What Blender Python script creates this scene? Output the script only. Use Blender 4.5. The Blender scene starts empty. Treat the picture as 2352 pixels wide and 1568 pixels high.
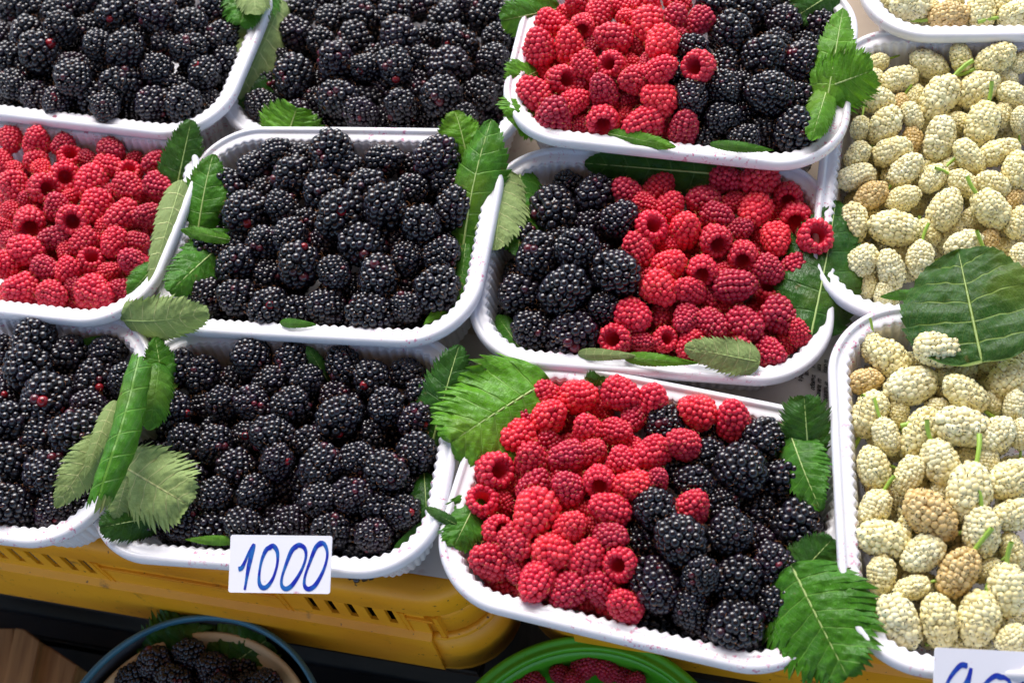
import bpy, bmesh, math, random
import numpy as np
from mathutils import Vector, Matrix
CAM=dict(H=0.60148,pitch=1.034322,roll=-0.253968,f=3372.371)
TRAY_D,TRAY_R=0.13759,0.03888
TRAYS={'T1': (-0.19239, 0.63447, 0.01192, -0.4527, -0.00451, 0.00275), 'T2': (-0.03189, 0.57252, -0.00134, -0.47909, 0.03217, -0.0319), 'T3': (0.13113, 0.49608, 0.02292, -0.41343, -0.05244, -0.00246), 'T4': (-0.25085, 0.51986, 0.00631, -0.42446, 0.01391, -0.01611), 'T5': (-0.08314, 0.45302, 0.00818, -0.39098, 0.07089, 0.04342), 'T6': (0.08318, 0.38565, 0.00047, -0.34737, -0.04805, 0.03567), 'T7': (-0.29122, 0.40004, -0.00082, -0.38765, -0.00366, -0.01621), 'T8': (-0.12955, 0.33696, -0.0035, -0.3559, 0.05996, -0.01915), 'T9': (0.04278, 0.25185, -0.00173, -0.49094, -0.0307, -0.02361), 'M1': (0.32696, 0.55321, 0.01182, 1.24411, -0.00097, -0.00498), 'M2': (0.24912, 0.39241, 0.00123, 1.1597, 0.02687, 0.00223), 'M3': (0.1967, 0.22051, 0.00453, 1.27797, -0.02006, -0.00451)}
BERRIES={
'T1':'''k m -2526 6840 108 114 81 -35 47 0 0
k m -2391 6788 99 103 -88 -43 18 0 0
k m -2210 6615 156 110 99 -13 12 0 0
k m -2020 6620 171 101 88 12 46 0 0
k m -1836 6430 185 122 -94 -20 28 0 0
k m -1590 6338 192 131 8 -100 -6 0 0
k m -1409 6236 140 108 -68 16 72 0 0
k m -1266 6361 80 114 38 32 87 0 0
k m -1657 6527 139 100 43 47 77 0 1
k m -1472 6483 119 92 -77 -35 54 0 0
k m -2430 6518 126 119 -1 22 97 0 0
k m -2194 6428 192 104 -14 5 99 0 0
k m -2585 6387 96 109 78 4 62 0 0
k m -2347 6298 164 126 -25 39 89 0 0
k m -2196 6195 86 98 88 5 48 0 0
k m -1815 6118 189 120 63 11 77 0 0
k m -1979 6210 208 92 7 -100 6 0 0
k m -1655 5961 127 97 63 -78 -1 0 0
k m -1382 5885 74 106 -44 -85 30 0 0
k m -1445 6052 129 102 -81 -22 54 0 0
k m -1258 6130 79 108 -71 -68 -21 0 0
k m -2150 6016 184 111 38 -92 -9 0 0
k m -2433 6057 64 98 -14 -95 -29 0 0
k m -1881 5933 100 124 -77 -21 60 0 0
k m -1987 5776 125 92 4 -100 -1 0 0
k m -1719 5755 71 105 -48 -81 34 0 0
k m -1530 5667 79 110 22 44 87 0 0
k m -2558 6179 97 99 53 -85 -3 0 0
k m -2629 6647 56 93 -71 -67 22 0 0
k m -2043 6458 114 92 75 -63 21 0 0
k m -1758 6276 102 92 -7 -93 -37 0 0
k m -1564 5849 37 92 -41 8 91 0 0
k m -2043 6124 83 92 68 0 73 0 0
k m -2671 6197 -32 92 63 -76 15 0 0
k m -2176 6009 -21 92 -28 -95 -16 0 1
k m -1409 5746 -31 92 71 -20 67 0 0
k m -1579 6160 99 92 -47 -11 88 0 0
k m -2293 5961 85 92 -30 -92 24 0 0
k m -2516 6263 -9 129 -58 -39 72 1 1
k m -2386 6171 -39 122 1 37 93 1 1
k m -2226 6157 -79 120 -57 -10 81 1 0
k m -2053 5907 36 131 -22 -97 -9 1 0
k m -1857 5833 -51 115 28 30 91 1 0
k m -1701 5723 -73 131 71 -71 5 1 0
k m -2431 6432 -65 123 -91 -5 41 1 1
k m -1683 5986 -42 124 56 -78 -26 1 1
k m -1479 5988 -79 130 -52 59 62 1 0
k m -2244 6453 14 119 -63 -1 77 1 1
k m -2043 6300 28 131 82 -14 56 1 1
k m -1714 6172 -17 120 23 61 76 1 0
k m -1257 5973 -1 125 -12 8 99 1 0
k m -1197 6277 -63 116 50 -86 -11 1 0
k m -2520 6278 -178 120 49 -87 -8 1 1
k m -2397 6059 -185 127 -16 38 91 1 0
k m -2213 5991 -168 121 -35 -1 94 1 0
k m -2031 6044 -117 120 -92 -23 31 1 1
k m -1847 5985 -163 129 74 -55 39 1 1
k m -1592 5825 -150 128 -8 9 99 1 1
k m -1309 5911 -170 115 51 -86 -2 1 0
k m -1164 6442 -202 113 41 17 90 1 0
k m -2619 6294 -325 122 -67 -50 55 1 1
k m -2469 6163 -333 121 -37 -91 18 1 1
k m -2181 6149 -295 131 -7 25 97 1 1
k m -2051 5964 -304 126 75 46 48 1 0
k m -1895 5838 -296 116 -68 -32 66 1 0
k m -1703 5823 -305 124 45 9 89 1 0
k m -1325 6053 -303 125 -70 -14 70 1 1
k m -1357 6201 -160 123 40 -91 12 1 1
k m -1184 6262 -247 117 -64 -76 -4 1 0''',
'T2':'''k m -774 6384 -116 112 75 -52 41 0 0
k m -596 6196 -74 101 -20 -98 0 0 0
k m -635 6441 -148 92 73 35 58 0 0
k m -407 6156 -63 114 65 -76 3 0 0
k m -460 6366 -116 92 -11 -98 15 0 0
k m -191 6086 -51 109 40 66 64 0 0
k m -29 6134 -83 101 87 -37 33 0 0
k m -255 6267 -83 92 16 -98 9 0 0
k m 110 5955 -70 117 -93 -36 -5 0 0
k m 241 6013 -50 92 27 64 72 0 0
k m 334 5922 -81 117 74 39 55 0 0
k m 498 5840 -56 92 83 -40 38 0 0
k m -824 6165 -95 110 -27 48 83 0 0
k m -672 6009 -45 92 14 19 97 0 0
k m -464 5924 -21 107 2 67 74 0 0
k m -198 5799 31 129 6 60 80 0 0
k m 147 5690 -30 115 -34 44 83 0 0
k m 361 5684 -64 92 32 25 91 0 0
k m -27 5827 -65 92 57 -10 81 0 0
k m -951 6043 -140 92 47 -88 1 0 0
k m -873 5785 -29 129 -30 -93 -20 0 0
k m -596 5754 19 124 5 13 99 0 0
k m -427 5644 29 92 -71 -19 68 0 0
k m -260 5584 45 105 11 -99 6 0 0
k m -100 5632 -14 92 -79 10 60 0 0
k m 47 5498 10 131 72 -40 57 0 0
k m 308 5516 -43 105 -55 -80 -25 0 0
k m -1103 5656 -75 98 28 -95 -16 0 0
k m -1062 5879 -154 92 37 -90 -24 0 0
k m -638 5509 -20 122 73 -51 45 0 0
k m -516 5631 -109 92 48 -87 3 0 0
k m -370 5531 -84 92 66 -73 -18 0 0
k m -39 5288 16 121 56 -12 82 0 0
k m 182 5287 -41 103 59 -78 23 0 0
k m -279 5305 -5 103 -21 24 95 0 0
k m -524 5345 -10 100 86 -46 20 0 0
k m -401 5349 -131 92 35 -92 -17 0 1
k m -783 5622 -122 92 78 3 62 0 0
k m -912 5525 -86 92 -55 -83 -5 0 0
k m -158 5300 -133 92 12 -98 17 0 1
k m 48 5129 -43 92 42 41 81 0 0
k m -991 5731 -180 92 27 -96 -3 0 0
k m -374 5774 -60 92 -22 -97 -14 0 0
k m -161 5475 -53 92 13 -98 13 0 0
k m -711 5769 -144 92 -1 -99 13 0 1
k m -977 5564 -248 128 97 -20 14 1 0
k m -809 5472 -196 115 -85 34 40 1 0
k m -631 5415 -192 116 -43 -90 10 1 0
k m -462 5413 -288 121 -68 43 59 1 0
k m -302 5184 -150 121 75 -65 10 1 0
k m -79 5137 -155 117 21 10 97 1 0
k m -840 5788 -266 120 -14 -99 -1 1 1
k m -480 5473 -93 116 -26 15 95 1 0
k m -89 5440 -222 129 -34 -92 21 1 1
k m 63 5272 -154 129 73 -63 27 1 0
k m 250 5386 -156 130 13 -98 17 1 0
k m -814 6121 -290 129 50 19 84 1 1
k m 208 5605 -202 124 23 -96 13 1 1
k m -293 6051 -218 129 -23 -97 -5 1 1
k m 488 5706 -174 113 33 -94 0 1 0
k m 100 5278 -307 121 93 15 33 1 1
k m 271 5375 -352 116 81 -42 41 1 0
k m 413 5642 -344 119 -7 -100 4 1 0
k m 88 5348 -455 128 56 18 81 1 0''',
'T3':'''k m 1590 5215 253 110 -62 23 75 0 0
k m 1779 5183 180 119 -6 -100 7 0 0
k m 1962 5214 128 101 -99 -9 14 0 0
k m 1602 4990 253 125 32 39 87 0 0
k m 1936 5051 174 100 -31 -94 16 0 0
k m 2123 5015 116 100 78 -59 20 0 0
k m 1359 4907 307 92 74 -66 14 0 0
k m 1839 4911 160 92 32 2 95 0 0
k m 1725 4780 241 124 77 -3 64 0 0
k m 1269 4615 288 96 -17 -98 5 0 0
k m 1450 4633 264 96 20 -98 2 0 0
k m 1685 4533 237 118 -81 17 56 0 0
k m 1932 4713 201 107 -76 -62 19 0 0
k m 1854 4509 145 96 -83 -21 51 0 0
k m 1529 4536 103 92 -82 -21 53 0 0
k m 1411 4476 207 96 -79 -22 57 0 0
k m 1755 4302 163 113 40 44 80 0 0
k m 1618 4400 90 92 -23 21 95 0 0
k m 1478 4330 168 92 -74 -52 44 0 0
k m 1342 4596 109 92 -75 -46 48 0 0
k m 1519 4820 214 92 -33 -93 17 0 0
k m 1582 4675 169 92 -20 14 97 0 0
k m 1307 4422 105 92 -17 28 95 0 0
k m 1951 4625 46 92 -81 -57 11 0 0
k m 1192 4657 142 92 91 22 35 0 0
k m 1996 4897 109 92 76 -54 38 0 0
k m 1241 4793 246 92 -96 -25 12 0 0
r m 857 5495 249 77 -48 4 88 0 0
r m 946 5350 281 76 -43 -90 -1 0 0
r m 1074 5366 278 67 -68 52 51 0 0
r m 1215 5331 278 80 24 9 97 0 0
r m 1385 5315 258 71 -56 44 70 0 0
r m 677 5429 218 85 72 -70 -4 0 0
rh m 832 5293 299 67 20 91 -37 0 0
r m 776 5521 166 55 -48 43 77 0 0
r m 563 5236 266 88 10 59 80 0 0
r b 733 5196 263 91 0 44 90 0 0
r m 971 5115 324 90 -83 38 41 0 0
r b 1082 5236 307 62 -56 5 83 0 0
r b 1176 5137 322 91 -25 -93 -27 0 0
r d 1327 5143 314 78 34 23 91 0 0
r d 1454 5091 303 74 -83 -54 -12 0 0
r m 883 5255 209 55 -18 40 90 0 0
r d 858 5163 238 55 -53 -84 8 0 0
r b 1205 4957 354 89 -61 -74 28 0 0
r d 1079 5071 264 55 43 -89 -17 0 0
r m 783 4996 286 78 39 -90 -17 0 0
rh m 922 4940 309 73 46 38 -80 0 0
r m 1031 4971 244 55 61 -77 -19 0 0
rh m 625 4988 250 82 -43 68 -59 0 0
r m 554 5147 168 58 55 -83 7 0 0
r m 1001 4801 309 81 -73 -25 63 0 0
r d 827 4801 288 77 -14 39 91 0 0
r m 1146 4777 362 76 89 12 44 0 0
rh m 1359 4740 352 88 62 41 -67 0 0
r m 461 4945 243 91 -50 66 57 0 0
r d 721 4921 189 65 28 38 88 0 0
r m 670 4822 234 69 95 -6 29 0 0
r d 533 4760 234 98 26 15 95 0 0
r b 1101 4657 281 92 -76 37 53 0 0
rh m 786 4669 221 85 20 89 -41 0 0
r m 905 4674 179 56 -70 -65 30 0 0
r m 985 4557 228 88 -97 -25 7 0 0
r d 956 4758 203 56 -78 -56 29 0 0
r d 666 4721 152 55 -95 2 33 0 0
r d 1186 4477 208 80 34 26 90 0 0
r d 1093 4561 158 55 -15 -94 -32 0 0
r d 1321 5030 276 55 -23 -97 -6 0 0
r d 1113 4921 269 55 -66 -69 27 0 0
r m 859 4763 180 55 72 -25 65 0 0
r m 595 4788 91 81 -6 46 88 1 0
r m 713 4721 41 86 18 -93 -31 1 0
r m 831 4660 88 79 96 -28 7 1 0
r m 963 4636 79 82 79 25 57 1 0
k m 1111 4644 -18 118 81 40 43 1 0
k m 1200 4491 7 121 1 37 93 1 0
k m 1398 4530 -57 127 -32 -95 -1 1 0
k m 1509 4366 -30 113 71 -67 -18 1 0
r m 716 4859 83 82 50 -82 -27 1 1
k m 1664 4556 1 116 -89 -45 7 1 1
k m 1788 4347 13 128 -45 -88 15 1 1
r m 952 4925 113 78 8 -98 -16 1 1
k m 1860 4504 -26 120 46 6 89 1 1
r m 646 5172 92 88 -52 -85 2 1 1
k m 2029 4775 -14 114 -75 13 64 1 0
k m 1822 5057 22 123 79 -61 -6 1 1
k m 2109 5009 -75 130 -75 -56 35 1 0
r m 960 4657 -74 88 71 -69 -15 1 0
k m 1700 4417 -124 118 -39 -91 12 1 1
r m 557 5049 -5 76 -37 -93 2 1 1
r m 1068 4827 35 77 75 18 64 1 1
k m 1938 4552 -183 125 3 16 99 1 1
r m 928 5200 9 79 -14 -98 16 1 1
k m 1797 4437 -280 126 -82 -49 30 1 0''',
'T5':'''k m -1041 5169 49 92 99 -12 12 0 0
k m -1182 5145 4 101 -67 -61 42 0 0
k m -914 5107 6 92 55 -83 4 0 0
k m -723 5016 98 136 -24 -95 -18 0 0
k m -442 4889 71 107 83 -32 45 0 0
k m -304 4843 -12 92 -19 48 86 0 0
k m -145 4770 120 124 72 -10 68 0 0
k m -1358 5076 -36 114 48 -87 15 0 0
k m -1173 4983 -54 92 81 21 55 0 0
k m -977 4966 26 130 48 2 88 0 0
k m -650 4903 31 107 -56 52 64 0 0
k m -814 4793 59 115 16 -96 -21 0 0
k m -575 4725 71 114 89 -9 45 0 0
k m -326 4643 65 96 87 -32 38 0 0
k m -104 4619 54 105 -74 24 63 0 0
k m -1270 4826 9 125 -68 -52 52 0 0
k m -1057 4762 34 97 -25 56 79 0 0
k m -738 4572 105 135 -68 -72 13 0 0
k m -489 4524 110 134 19 15 97 0 0
k m -124 4424 85 116 45 40 80 0 0
k m -315 4347 115 116 2 24 97 0 0
k m -199 4299 -33 92 -47 -82 32 0 0
k m -1197 4578 18 96 21 22 95 0 0
k m -1035 4545 70 96 -64 -75 -16 0 0
k m -880 4487 -20 95 27 20 94 0 0
k m -649 4355 70 128 -76 35 55 0 0
k m -1541 4682 -51 107 82 18 54 0 0
k m -1363 4672 -65 92 -72 -69 -10 0 0
k m -1376 4497 -8 114 64 0 77 0 0
k m -1017 4344 60 129 22 31 92 0 0
k m -831 4230 81 94 26 -95 15 0 0
k m -1213 4418 -48 92 -69 -70 18 0 0
k m -430 4210 65 92 -43 -90 -3 0 0
k m -604 4138 69 118 -8 -99 12 0 0
k m -256 4167 66 102 89 29 35 0 0
k m -312 3971 52 126 -59 -80 12 0 0
k m -1568 4400 -59 96 -64 -68 35 0 0
k m -1394 4303 -26 104 -86 22 45 0 0
k m -1219 4173 -8 111 -87 -44 21 0 0
k m -918 4078 4 110 -95 12 27 0 0
k m -692 3950 27 122 83 -55 2 0 0
k m -501 3919 42 92 73 -54 43 0 0
k m -757 4173 -57 92 -43 28 86 0 0
k m -447 4092 -50 92 44 68 59 0 0
k m -926 4656 5 92 -94 12 32 0 0
k m -452 4365 -11 92 65 52 55 0 0
k m -1443 4422 -171 113 -2 -100 -4 1 1
k m -1278 4295 -164 123 53 54 65 1 1
k m -1077 4098 -45 117 31 30 90 1 0
k m -901 4185 -156 131 37 -92 -10 1 1
k m -772 4018 -121 122 -27 66 70 1 1
k m -564 3971 -102 121 -97 -8 25 1 1
k m -1136 4445 -208 126 0 20 98 1 1
k m -316 4060 -90 129 -90 -12 41 1 1
k m -301 4246 -56 120 -22 -90 -37 1 1
k m -1405 4893 -149 131 -11 -98 16 1 0
k m -1221 5007 -222 123 -89 7 44 1 1
k m -239 4682 -96 126 33 13 94 1 0
k m -1517 4339 -337 129 55 55 63 1 0
k m -1288 4306 -362 120 -8 -97 -22 1 1
k m -1130 4186 -267 126 55 -83 -8 1 0
k m -549 4027 -280 126 79 -12 60 1 0
k m -218 4246 -241 121 96 -25 14 1 0
k m -80 4534 -130 131 -72 -56 41 1 0
k m -933 4172 -367 131 -57 49 66 1 0
k m -748 4068 -320 124 62 -74 25 1 0
k m -372 4121 -282 119 -57 -78 -27 1 1''',
'T6':'''k m 648 4346 -11 120 -80 -39 45 0 0
k m 523 4483 -55 92 80 -60 6 0 0
k m 404 4320 -7 139 20 -98 7 0 0
k m 273 4447 -105 92 87 -40 28 0 0
k m 178 4228 -28 96 69 -61 38 0 0
k m 251 4025 29 118 -54 -81 23 0 0
k m 454 3969 79 121 70 -67 25 0 0
k m 722 4099 66 99 81 38 45 0 0
k m 568 4174 -32 92 -94 -30 16 0 0
k m 613 3781 74 129 48 -77 41 0 0
k m 105 3868 -36 112 -80 -42 43 0 0
k m 332 3764 50 139 61 -2 79 0 0
k m 510 3631 -17 96 -60 9 80 0 0
k m 112 3644 -52 106 -57 6 82 0 0
k m 308 3553 -74 137 57 -8 82 0 0
k m 220 3761 -133 92 -56 -83 0 0 0
k m 403 4116 -35 92 -67 40 63 0 0
k m 590 3967 -74 92 -73 -26 64 0 1
k m 140 4047 -123 92 -84 7 53 0 0
k m 478 3849 -68 92 -79 10 60 0 0
k m 658 3709 -106 92 -66 20 73 0 0
r d 812 4285 20 79 -49 54 69 0 0
r m 991 4290 -16 79 82 37 43 0 0
r m 1119 4272 -78 55 -81 -44 39 0 0
r m 882 4181 28 61 58 -74 36 0 0
r m 1004 4130 18 78 69 37 62 0 0
r d 1352 4229 -11 79 79 -61 11 0 0
r m 1510 4171 -3 92 -80 -34 50 0 0
rh m 1644 4066 -61 78 30 84 -45 0 0
r d 1190 4140 -19 87 -81 -1 59 0 0
r m 1342 4090 -37 61 -97 -11 20 0 0
r d 1227 4004 10 73 70 -67 25 0 0
r b 1436 3997 -27 86 -59 -77 24 0 0
r m 1543 3993 -111 55 20 74 64 0 0
rh m 1643 3936 -77 78 30 83 -46 0 0
rh m 858 4007 55 81 -27 41 -87 0 0
r b 1038 3958 30 85 29 15 95 0 0
r d 1320 3898 -10 60 89 -3 46 0 0
rh m 1170 3854 26 81 -1 85 -52 0 0
r b 1488 3798 -41 77 -18 -97 18 0 0
rh m 1666 3724 1 86 -18 40 -90 0 0
r m 1426 3882 -96 55 -47 -86 -19 0 0
rh m 1288 3738 -8 80 27 83 -48 0 0
r m 763 3897 45 80 -16 56 81 0 0
r m 922 3928 -21 59 63 -60 49 0 0
r b 900 3761 40 80 79 -3 61 0 0
rh m 1056 3700 23 75 25 84 -49 0 0
r m 1166 3684 -40 55 -76 -27 59 0 0
r d 1390 3615 -22 71 65 -76 -10 0 0
r d 1544 3607 -80 76 6 -100 -1 0 0
r d 1190 3565 -1 87 90 -31 31 0 0
r b 814 3638 32 88 53 -84 -14 0 0
r m 778 3762 -23 55 43 4 90 0 0
r m 953 3595 16 75 -61 1 79 0 0
rh m 1375 3558 -145 79 3 -1 -100 0 0
r m 1477 3451 -89 58 59 -80 2 0 0
r m 644 3536 0 87 60 -74 31 0 0
r d 1041 3582 -76 66 19 -98 -10 0 0
r d 792 3540 -75 62 -41 -88 25 0 0
r d 897 3450 -15 66 -52 -78 33 0 0
r d 1013 3395 -37 78 49 -85 18 0 0
r d 1178 3349 -63 91 57 -75 35 0 0
r d 1365 3371 -88 95 63 -77 -13 0 0
r m 1437 3249 -84 62 -10 68 72 0 0
rh m 528 3451 -41 79 43 32 -85 0 0
r d 653 3405 -47 55 70 -61 36 0 0
rh m 756 3384 -47 62 -33 39 -86 0 0
r m 880 3323 -59 70 -81 -56 19 0 0
r d 1109 3223 -75 70 27 16 95 0 0
r d 1259 3180 -99 74 49 -75 45 0 0
r m 1373 3260 -166 55 -31 31 90 0 0
r d 1169 3778 -70 55 -78 -31 54 0 0
r m 1132 3507 -99 55 -98 -21 5 0 0
r d 1299 3632 -88 55 1 61 79 0 0
k m 421 3580 -251 118 -35 -88 32 1 0
r m 661 3429 -180 87 47 38 79 1 0
r m 920 3347 -205 77 -12 -99 9 1 0
r m 1071 3265 -232 86 -91 16 39 1 0
r m 1222 3233 -238 81 75 -66 1 1 0
k m 77 3848 -223 130 -35 -93 12 1 1
r m 758 3560 -186 76 -11 -98 19 1 1
r m 904 3491 -140 83 -76 7 65 1 1
r m 1055 3439 -180 77 69 -17 71 1 0
r m 1313 3362 -233 83 1 71 71 1 1
r m 763 3725 -196 76 91 -19 36 1 1
r m 893 3636 -160 87 79 30 53 1 1
r m 1010 3562 -188 77 -62 36 69 1 1
r m 1159 3528 -206 85 8 66 74 1 1
r m 1292 3500 -232 79 -80 -53 28 1 0
r m 1135 3662 -164 82 -59 49 64 1 1
r m 817 3946 -110 77 -6 -95 -29 1 0
r m 964 3864 -137 88 -55 50 67 1 0
r m 1534 3662 -207 86 -43 -90 7 1 0
k m 661 4239 -199 129 49 -85 21 1 1
r m 1081 3954 -147 85 -78 -61 -12 1 0
r m 1352 3819 -167 86 74 -48 47 1 1
r m 1493 3804 -205 85 -17 -96 21 1 0
r m 932 4158 -129 76 62 -62 48 1 1
r m 1168 4071 -160 86 -81 -36 45 1 1
r m 1315 3979 -157 83 -39 15 91 1 1
r m 1615 3882 -196 76 63 -66 41 1 0
k m 239 3626 -328 122 -72 -19 67 1 0
r m 552 3483 -281 80 47 14 87 1 0
k m 90 3776 -404 114 -61 -2 79 1 1
r m 876 3474 -283 87 64 16 75 1 1
r m 1047 3450 -314 82 89 13 43 1 1
r m 1608 3888 -332 83 -42 36 83 1 1''',
'T7':'''k m -2540 4372 -29 127 -13 -98 14 0 0
k m -2766 4409 -104 92 81 -38 45 0 0
k m -2582 4194 -45 134 -18 46 87 0 0
k m -2381 4269 -114 112 -58 -36 74 0 0
k m -2172 4219 -106 107 81 -33 48 0 0
k m -2248 4069 -108 115 -41 -90 12 0 0
k m -2746 4231 -160 92 -41 29 87 0 0
k m -2493 3973 -30 132 -32 -95 2 0 0
k m -2756 4081 -93 92 72 -67 15 0 0
k m -2286 3885 -87 101 -47 -8 88 0 0
k m -2717 3890 -20 126 82 -35 45 0 0
k m -2323 3702 -19 126 -90 15 42 0 0
k m -2533 3767 -61 104 -43 -90 -11 0 0
k m -2715 3663 -58 129 -69 1 72 0 0
k m -2506 3535 -47 119 80 -52 29 0 0
k m -2721 3414 -56 123 -54 9 84 0 0
k m -2501 3349 -85 92 -68 -73 -10 0 0
k m -2445 3662 -175 92 -45 57 69 0 1
k m -2645 3985 -175 92 86 14 50 0 1
k m -2420 4099 -171 92 96 -16 22 0 0
k m -2082 3997 -67 92 63 26 74 0 0
k m -2642 3534 -190 92 -69 46 56 0 1
k m -2586 3409 -190 120 46 38 80 1 1
k m -2404 3368 -182 115 -27 -91 31 1 0
k m -2446 3531 -213 128 -43 -82 38 1 0
k m -2273 3686 -216 117 11 -99 10 1 0
k m -2360 3890 -235 123 78 -2 62 1 1
k m -2346 4080 -326 131 -55 -8 83 1 1
k m -2137 3982 -257 130 83 3 55 1 0
k m -2820 3503 -288 130 -91 -31 26 1 1
k m -2471 3586 -404 125 17 25 95 1 1
k m -2638 3470 -386 116 -78 -24 58 1 1
k m -2313 3888 -428 122 94 1 35 1 0''',
'T8':'''k m -1798 4020 -134 108 79 -48 38 0 0
k m -1669 3951 -149 106 -38 -91 19 0 0
k m -1373 3936 -75 107 -30 -93 -19 0 0
k m -1157 3854 -90 101 -27 -96 -5 0 0
k m -1514 3882 -198 92 54 46 71 0 0
k m -899 3748 -104 104 26 -96 -3 0 0
k m -761 3622 -84 108 42 -85 33 0 0
k m -575 3606 -100 92 71 -68 18 0 0
k m -1099 3710 -92 92 -77 -44 46 0 0
k m -1298 3770 -114 92 77 -12 62 0 0
k m -1829 3756 -111 105 16 -96 -21 0 0
k m -1560 3706 -99 92 -12 36 92 0 0
k m -1677 3779 -201 92 81 -57 12 0 1
k m -1404 3644 -66 99 55 -80 -24 0 0
k m -1198 3574 -58 98 -91 -26 33 0 0
k m -969 3591 -132 92 45 -88 -17 0 0
k m -965 3422 -45 120 85 4 52 0 0
k m -708 3415 -54 101 -9 -98 18 0 0
k m -525 3449 -90 92 -20 31 93 0 0
k m -581 3296 -57 92 68 23 69 0 0
k m -1780 3543 -110 103 55 -82 -17 0 0
k m -1624 3459 -76 97 35 51 79 0 0
k m -1534 3299 -83 105 47 36 80 0 0
k m -1315 3413 -49 111 -52 21 83 0 0
k m -1463 3492 -120 92 79 -37 49 0 0
k m -1130 3332 -75 92 -58 57 58 0 0
k m -1090 3163 -28 108 -83 -56 3 0 0
k m -1305 3237 -4 92 44 26 86 0 0
k m -910 3157 -40 92 72 -20 66 0 0
k m -822 3304 -127 92 28 38 88 0 0
k m -605 3122 -55 104 62 -6 78 0 0
k m -774 3033 -11 103 72 -61 32 0 0
k m -1797 3318 -103 101 23 54 81 0 0
k m -1647 3169 -40 92 -88 -41 23 0 0
k m -1449 3133 -58 95 -59 -56 58 0 0
k m -1306 3162 -152 92 75 31 59 0 1
k m -1131 2989 -28 92 71 -57 42 0 0
k m -967 2959 -23 94 97 -13 19 0 0
k m -2008 3184 -142 92 -44 -80 41 0 0
k m -1837 3095 -116 104 91 -41 4 0 0
k m -1686 3134 -198 92 -71 6 70 0 1
k m -1529 2975 -69 99 44 -90 5 0 0
k m -1396 3016 -169 92 98 -10 18 0 1
k m -1276 2930 -80 92 -92 10 38 0 0
k m -1099 2825 -61 97 -76 -13 63 0 0
k m -898 2749 -72 92 -76 -9 64 0 0
k m -742 2827 -67 93 80 -35 48 0 0
k m -704 2973 -161 92 86 -23 45 0 0
k m -1933 3521 -193 92 74 24 63 0 0
k m -1934 3176 -284 114 -1 49 87 1 1
k m -1694 3017 -139 126 79 -47 40 1 0
k m -1393 2883 -122 121 52 -80 29 1 0
k m -1191 2886 -230 128 80 -16 58 1 0
k m -995 2842 -199 131 -13 -96 24 1 0
k m -1954 3347 -200 120 32 52 79 1 0
k m -1416 3164 -289 112 -70 -71 4 1 1
k m -1184 3073 -160 116 -83 -5 55 1 0
k m -844 2895 -98 118 95 9 29 1 0
k m -2044 3601 -313 126 54 38 75 1 0
k m -1782 3465 -292 129 64 -72 27 1 1
k m -1453 3371 -256 122 5 32 94 1 1
k m -1253 3321 -217 128 21 -94 27 1 1
k m -814 3148 -179 112 -38 -91 19 1 1
k m -625 3130 -226 122 -67 -72 -18 1 1
k m -1879 3731 -298 126 -92 -39 -1 1 1
k m -1633 3594 -215 120 -58 -75 33 1 0
k m -1091 3430 -267 122 -46 57 69 1 1
k m -910 3359 -248 123 -94 0 34 1 0
k m -704 3318 -258 131 -36 27 90 1 0
k m -1734 3868 -339 117 77 -36 52 1 0
k m -1480 3725 -242 123 57 -82 0 1 1
k m -1142 3625 -250 125 25 -94 21 1 0
k m -912 3503 -174 113 -38 -93 2 1 1
k m -746 3524 -253 113 -38 58 72 1 1
k m -527 3403 -244 118 10 -98 14 1 0
k m -1794 3049 -314 120 91 -24 34 1 0
k m -1554 3015 -297 123 41 -90 18 1 0
k m -1370 2920 -332 125 -93 -32 15 1 0
k m -909 2908 -358 120 24 24 94 1 1
k m -780 2770 -245 126 -91 -30 29 1 0
k m -706 3089 -407 128 62 -69 36 1 1
k m -547 3440 -426 126 -18 -97 -17 1 0
k m -1925 3173 -479 127 68 19 71 1 0
k m -1701 3092 -491 123 52 -84 17 1 1
k m -1183 2929 -440 125 -4 31 95 1 1
k m -1043 2785 -419 113 -69 -33 65 1 0''',
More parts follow.
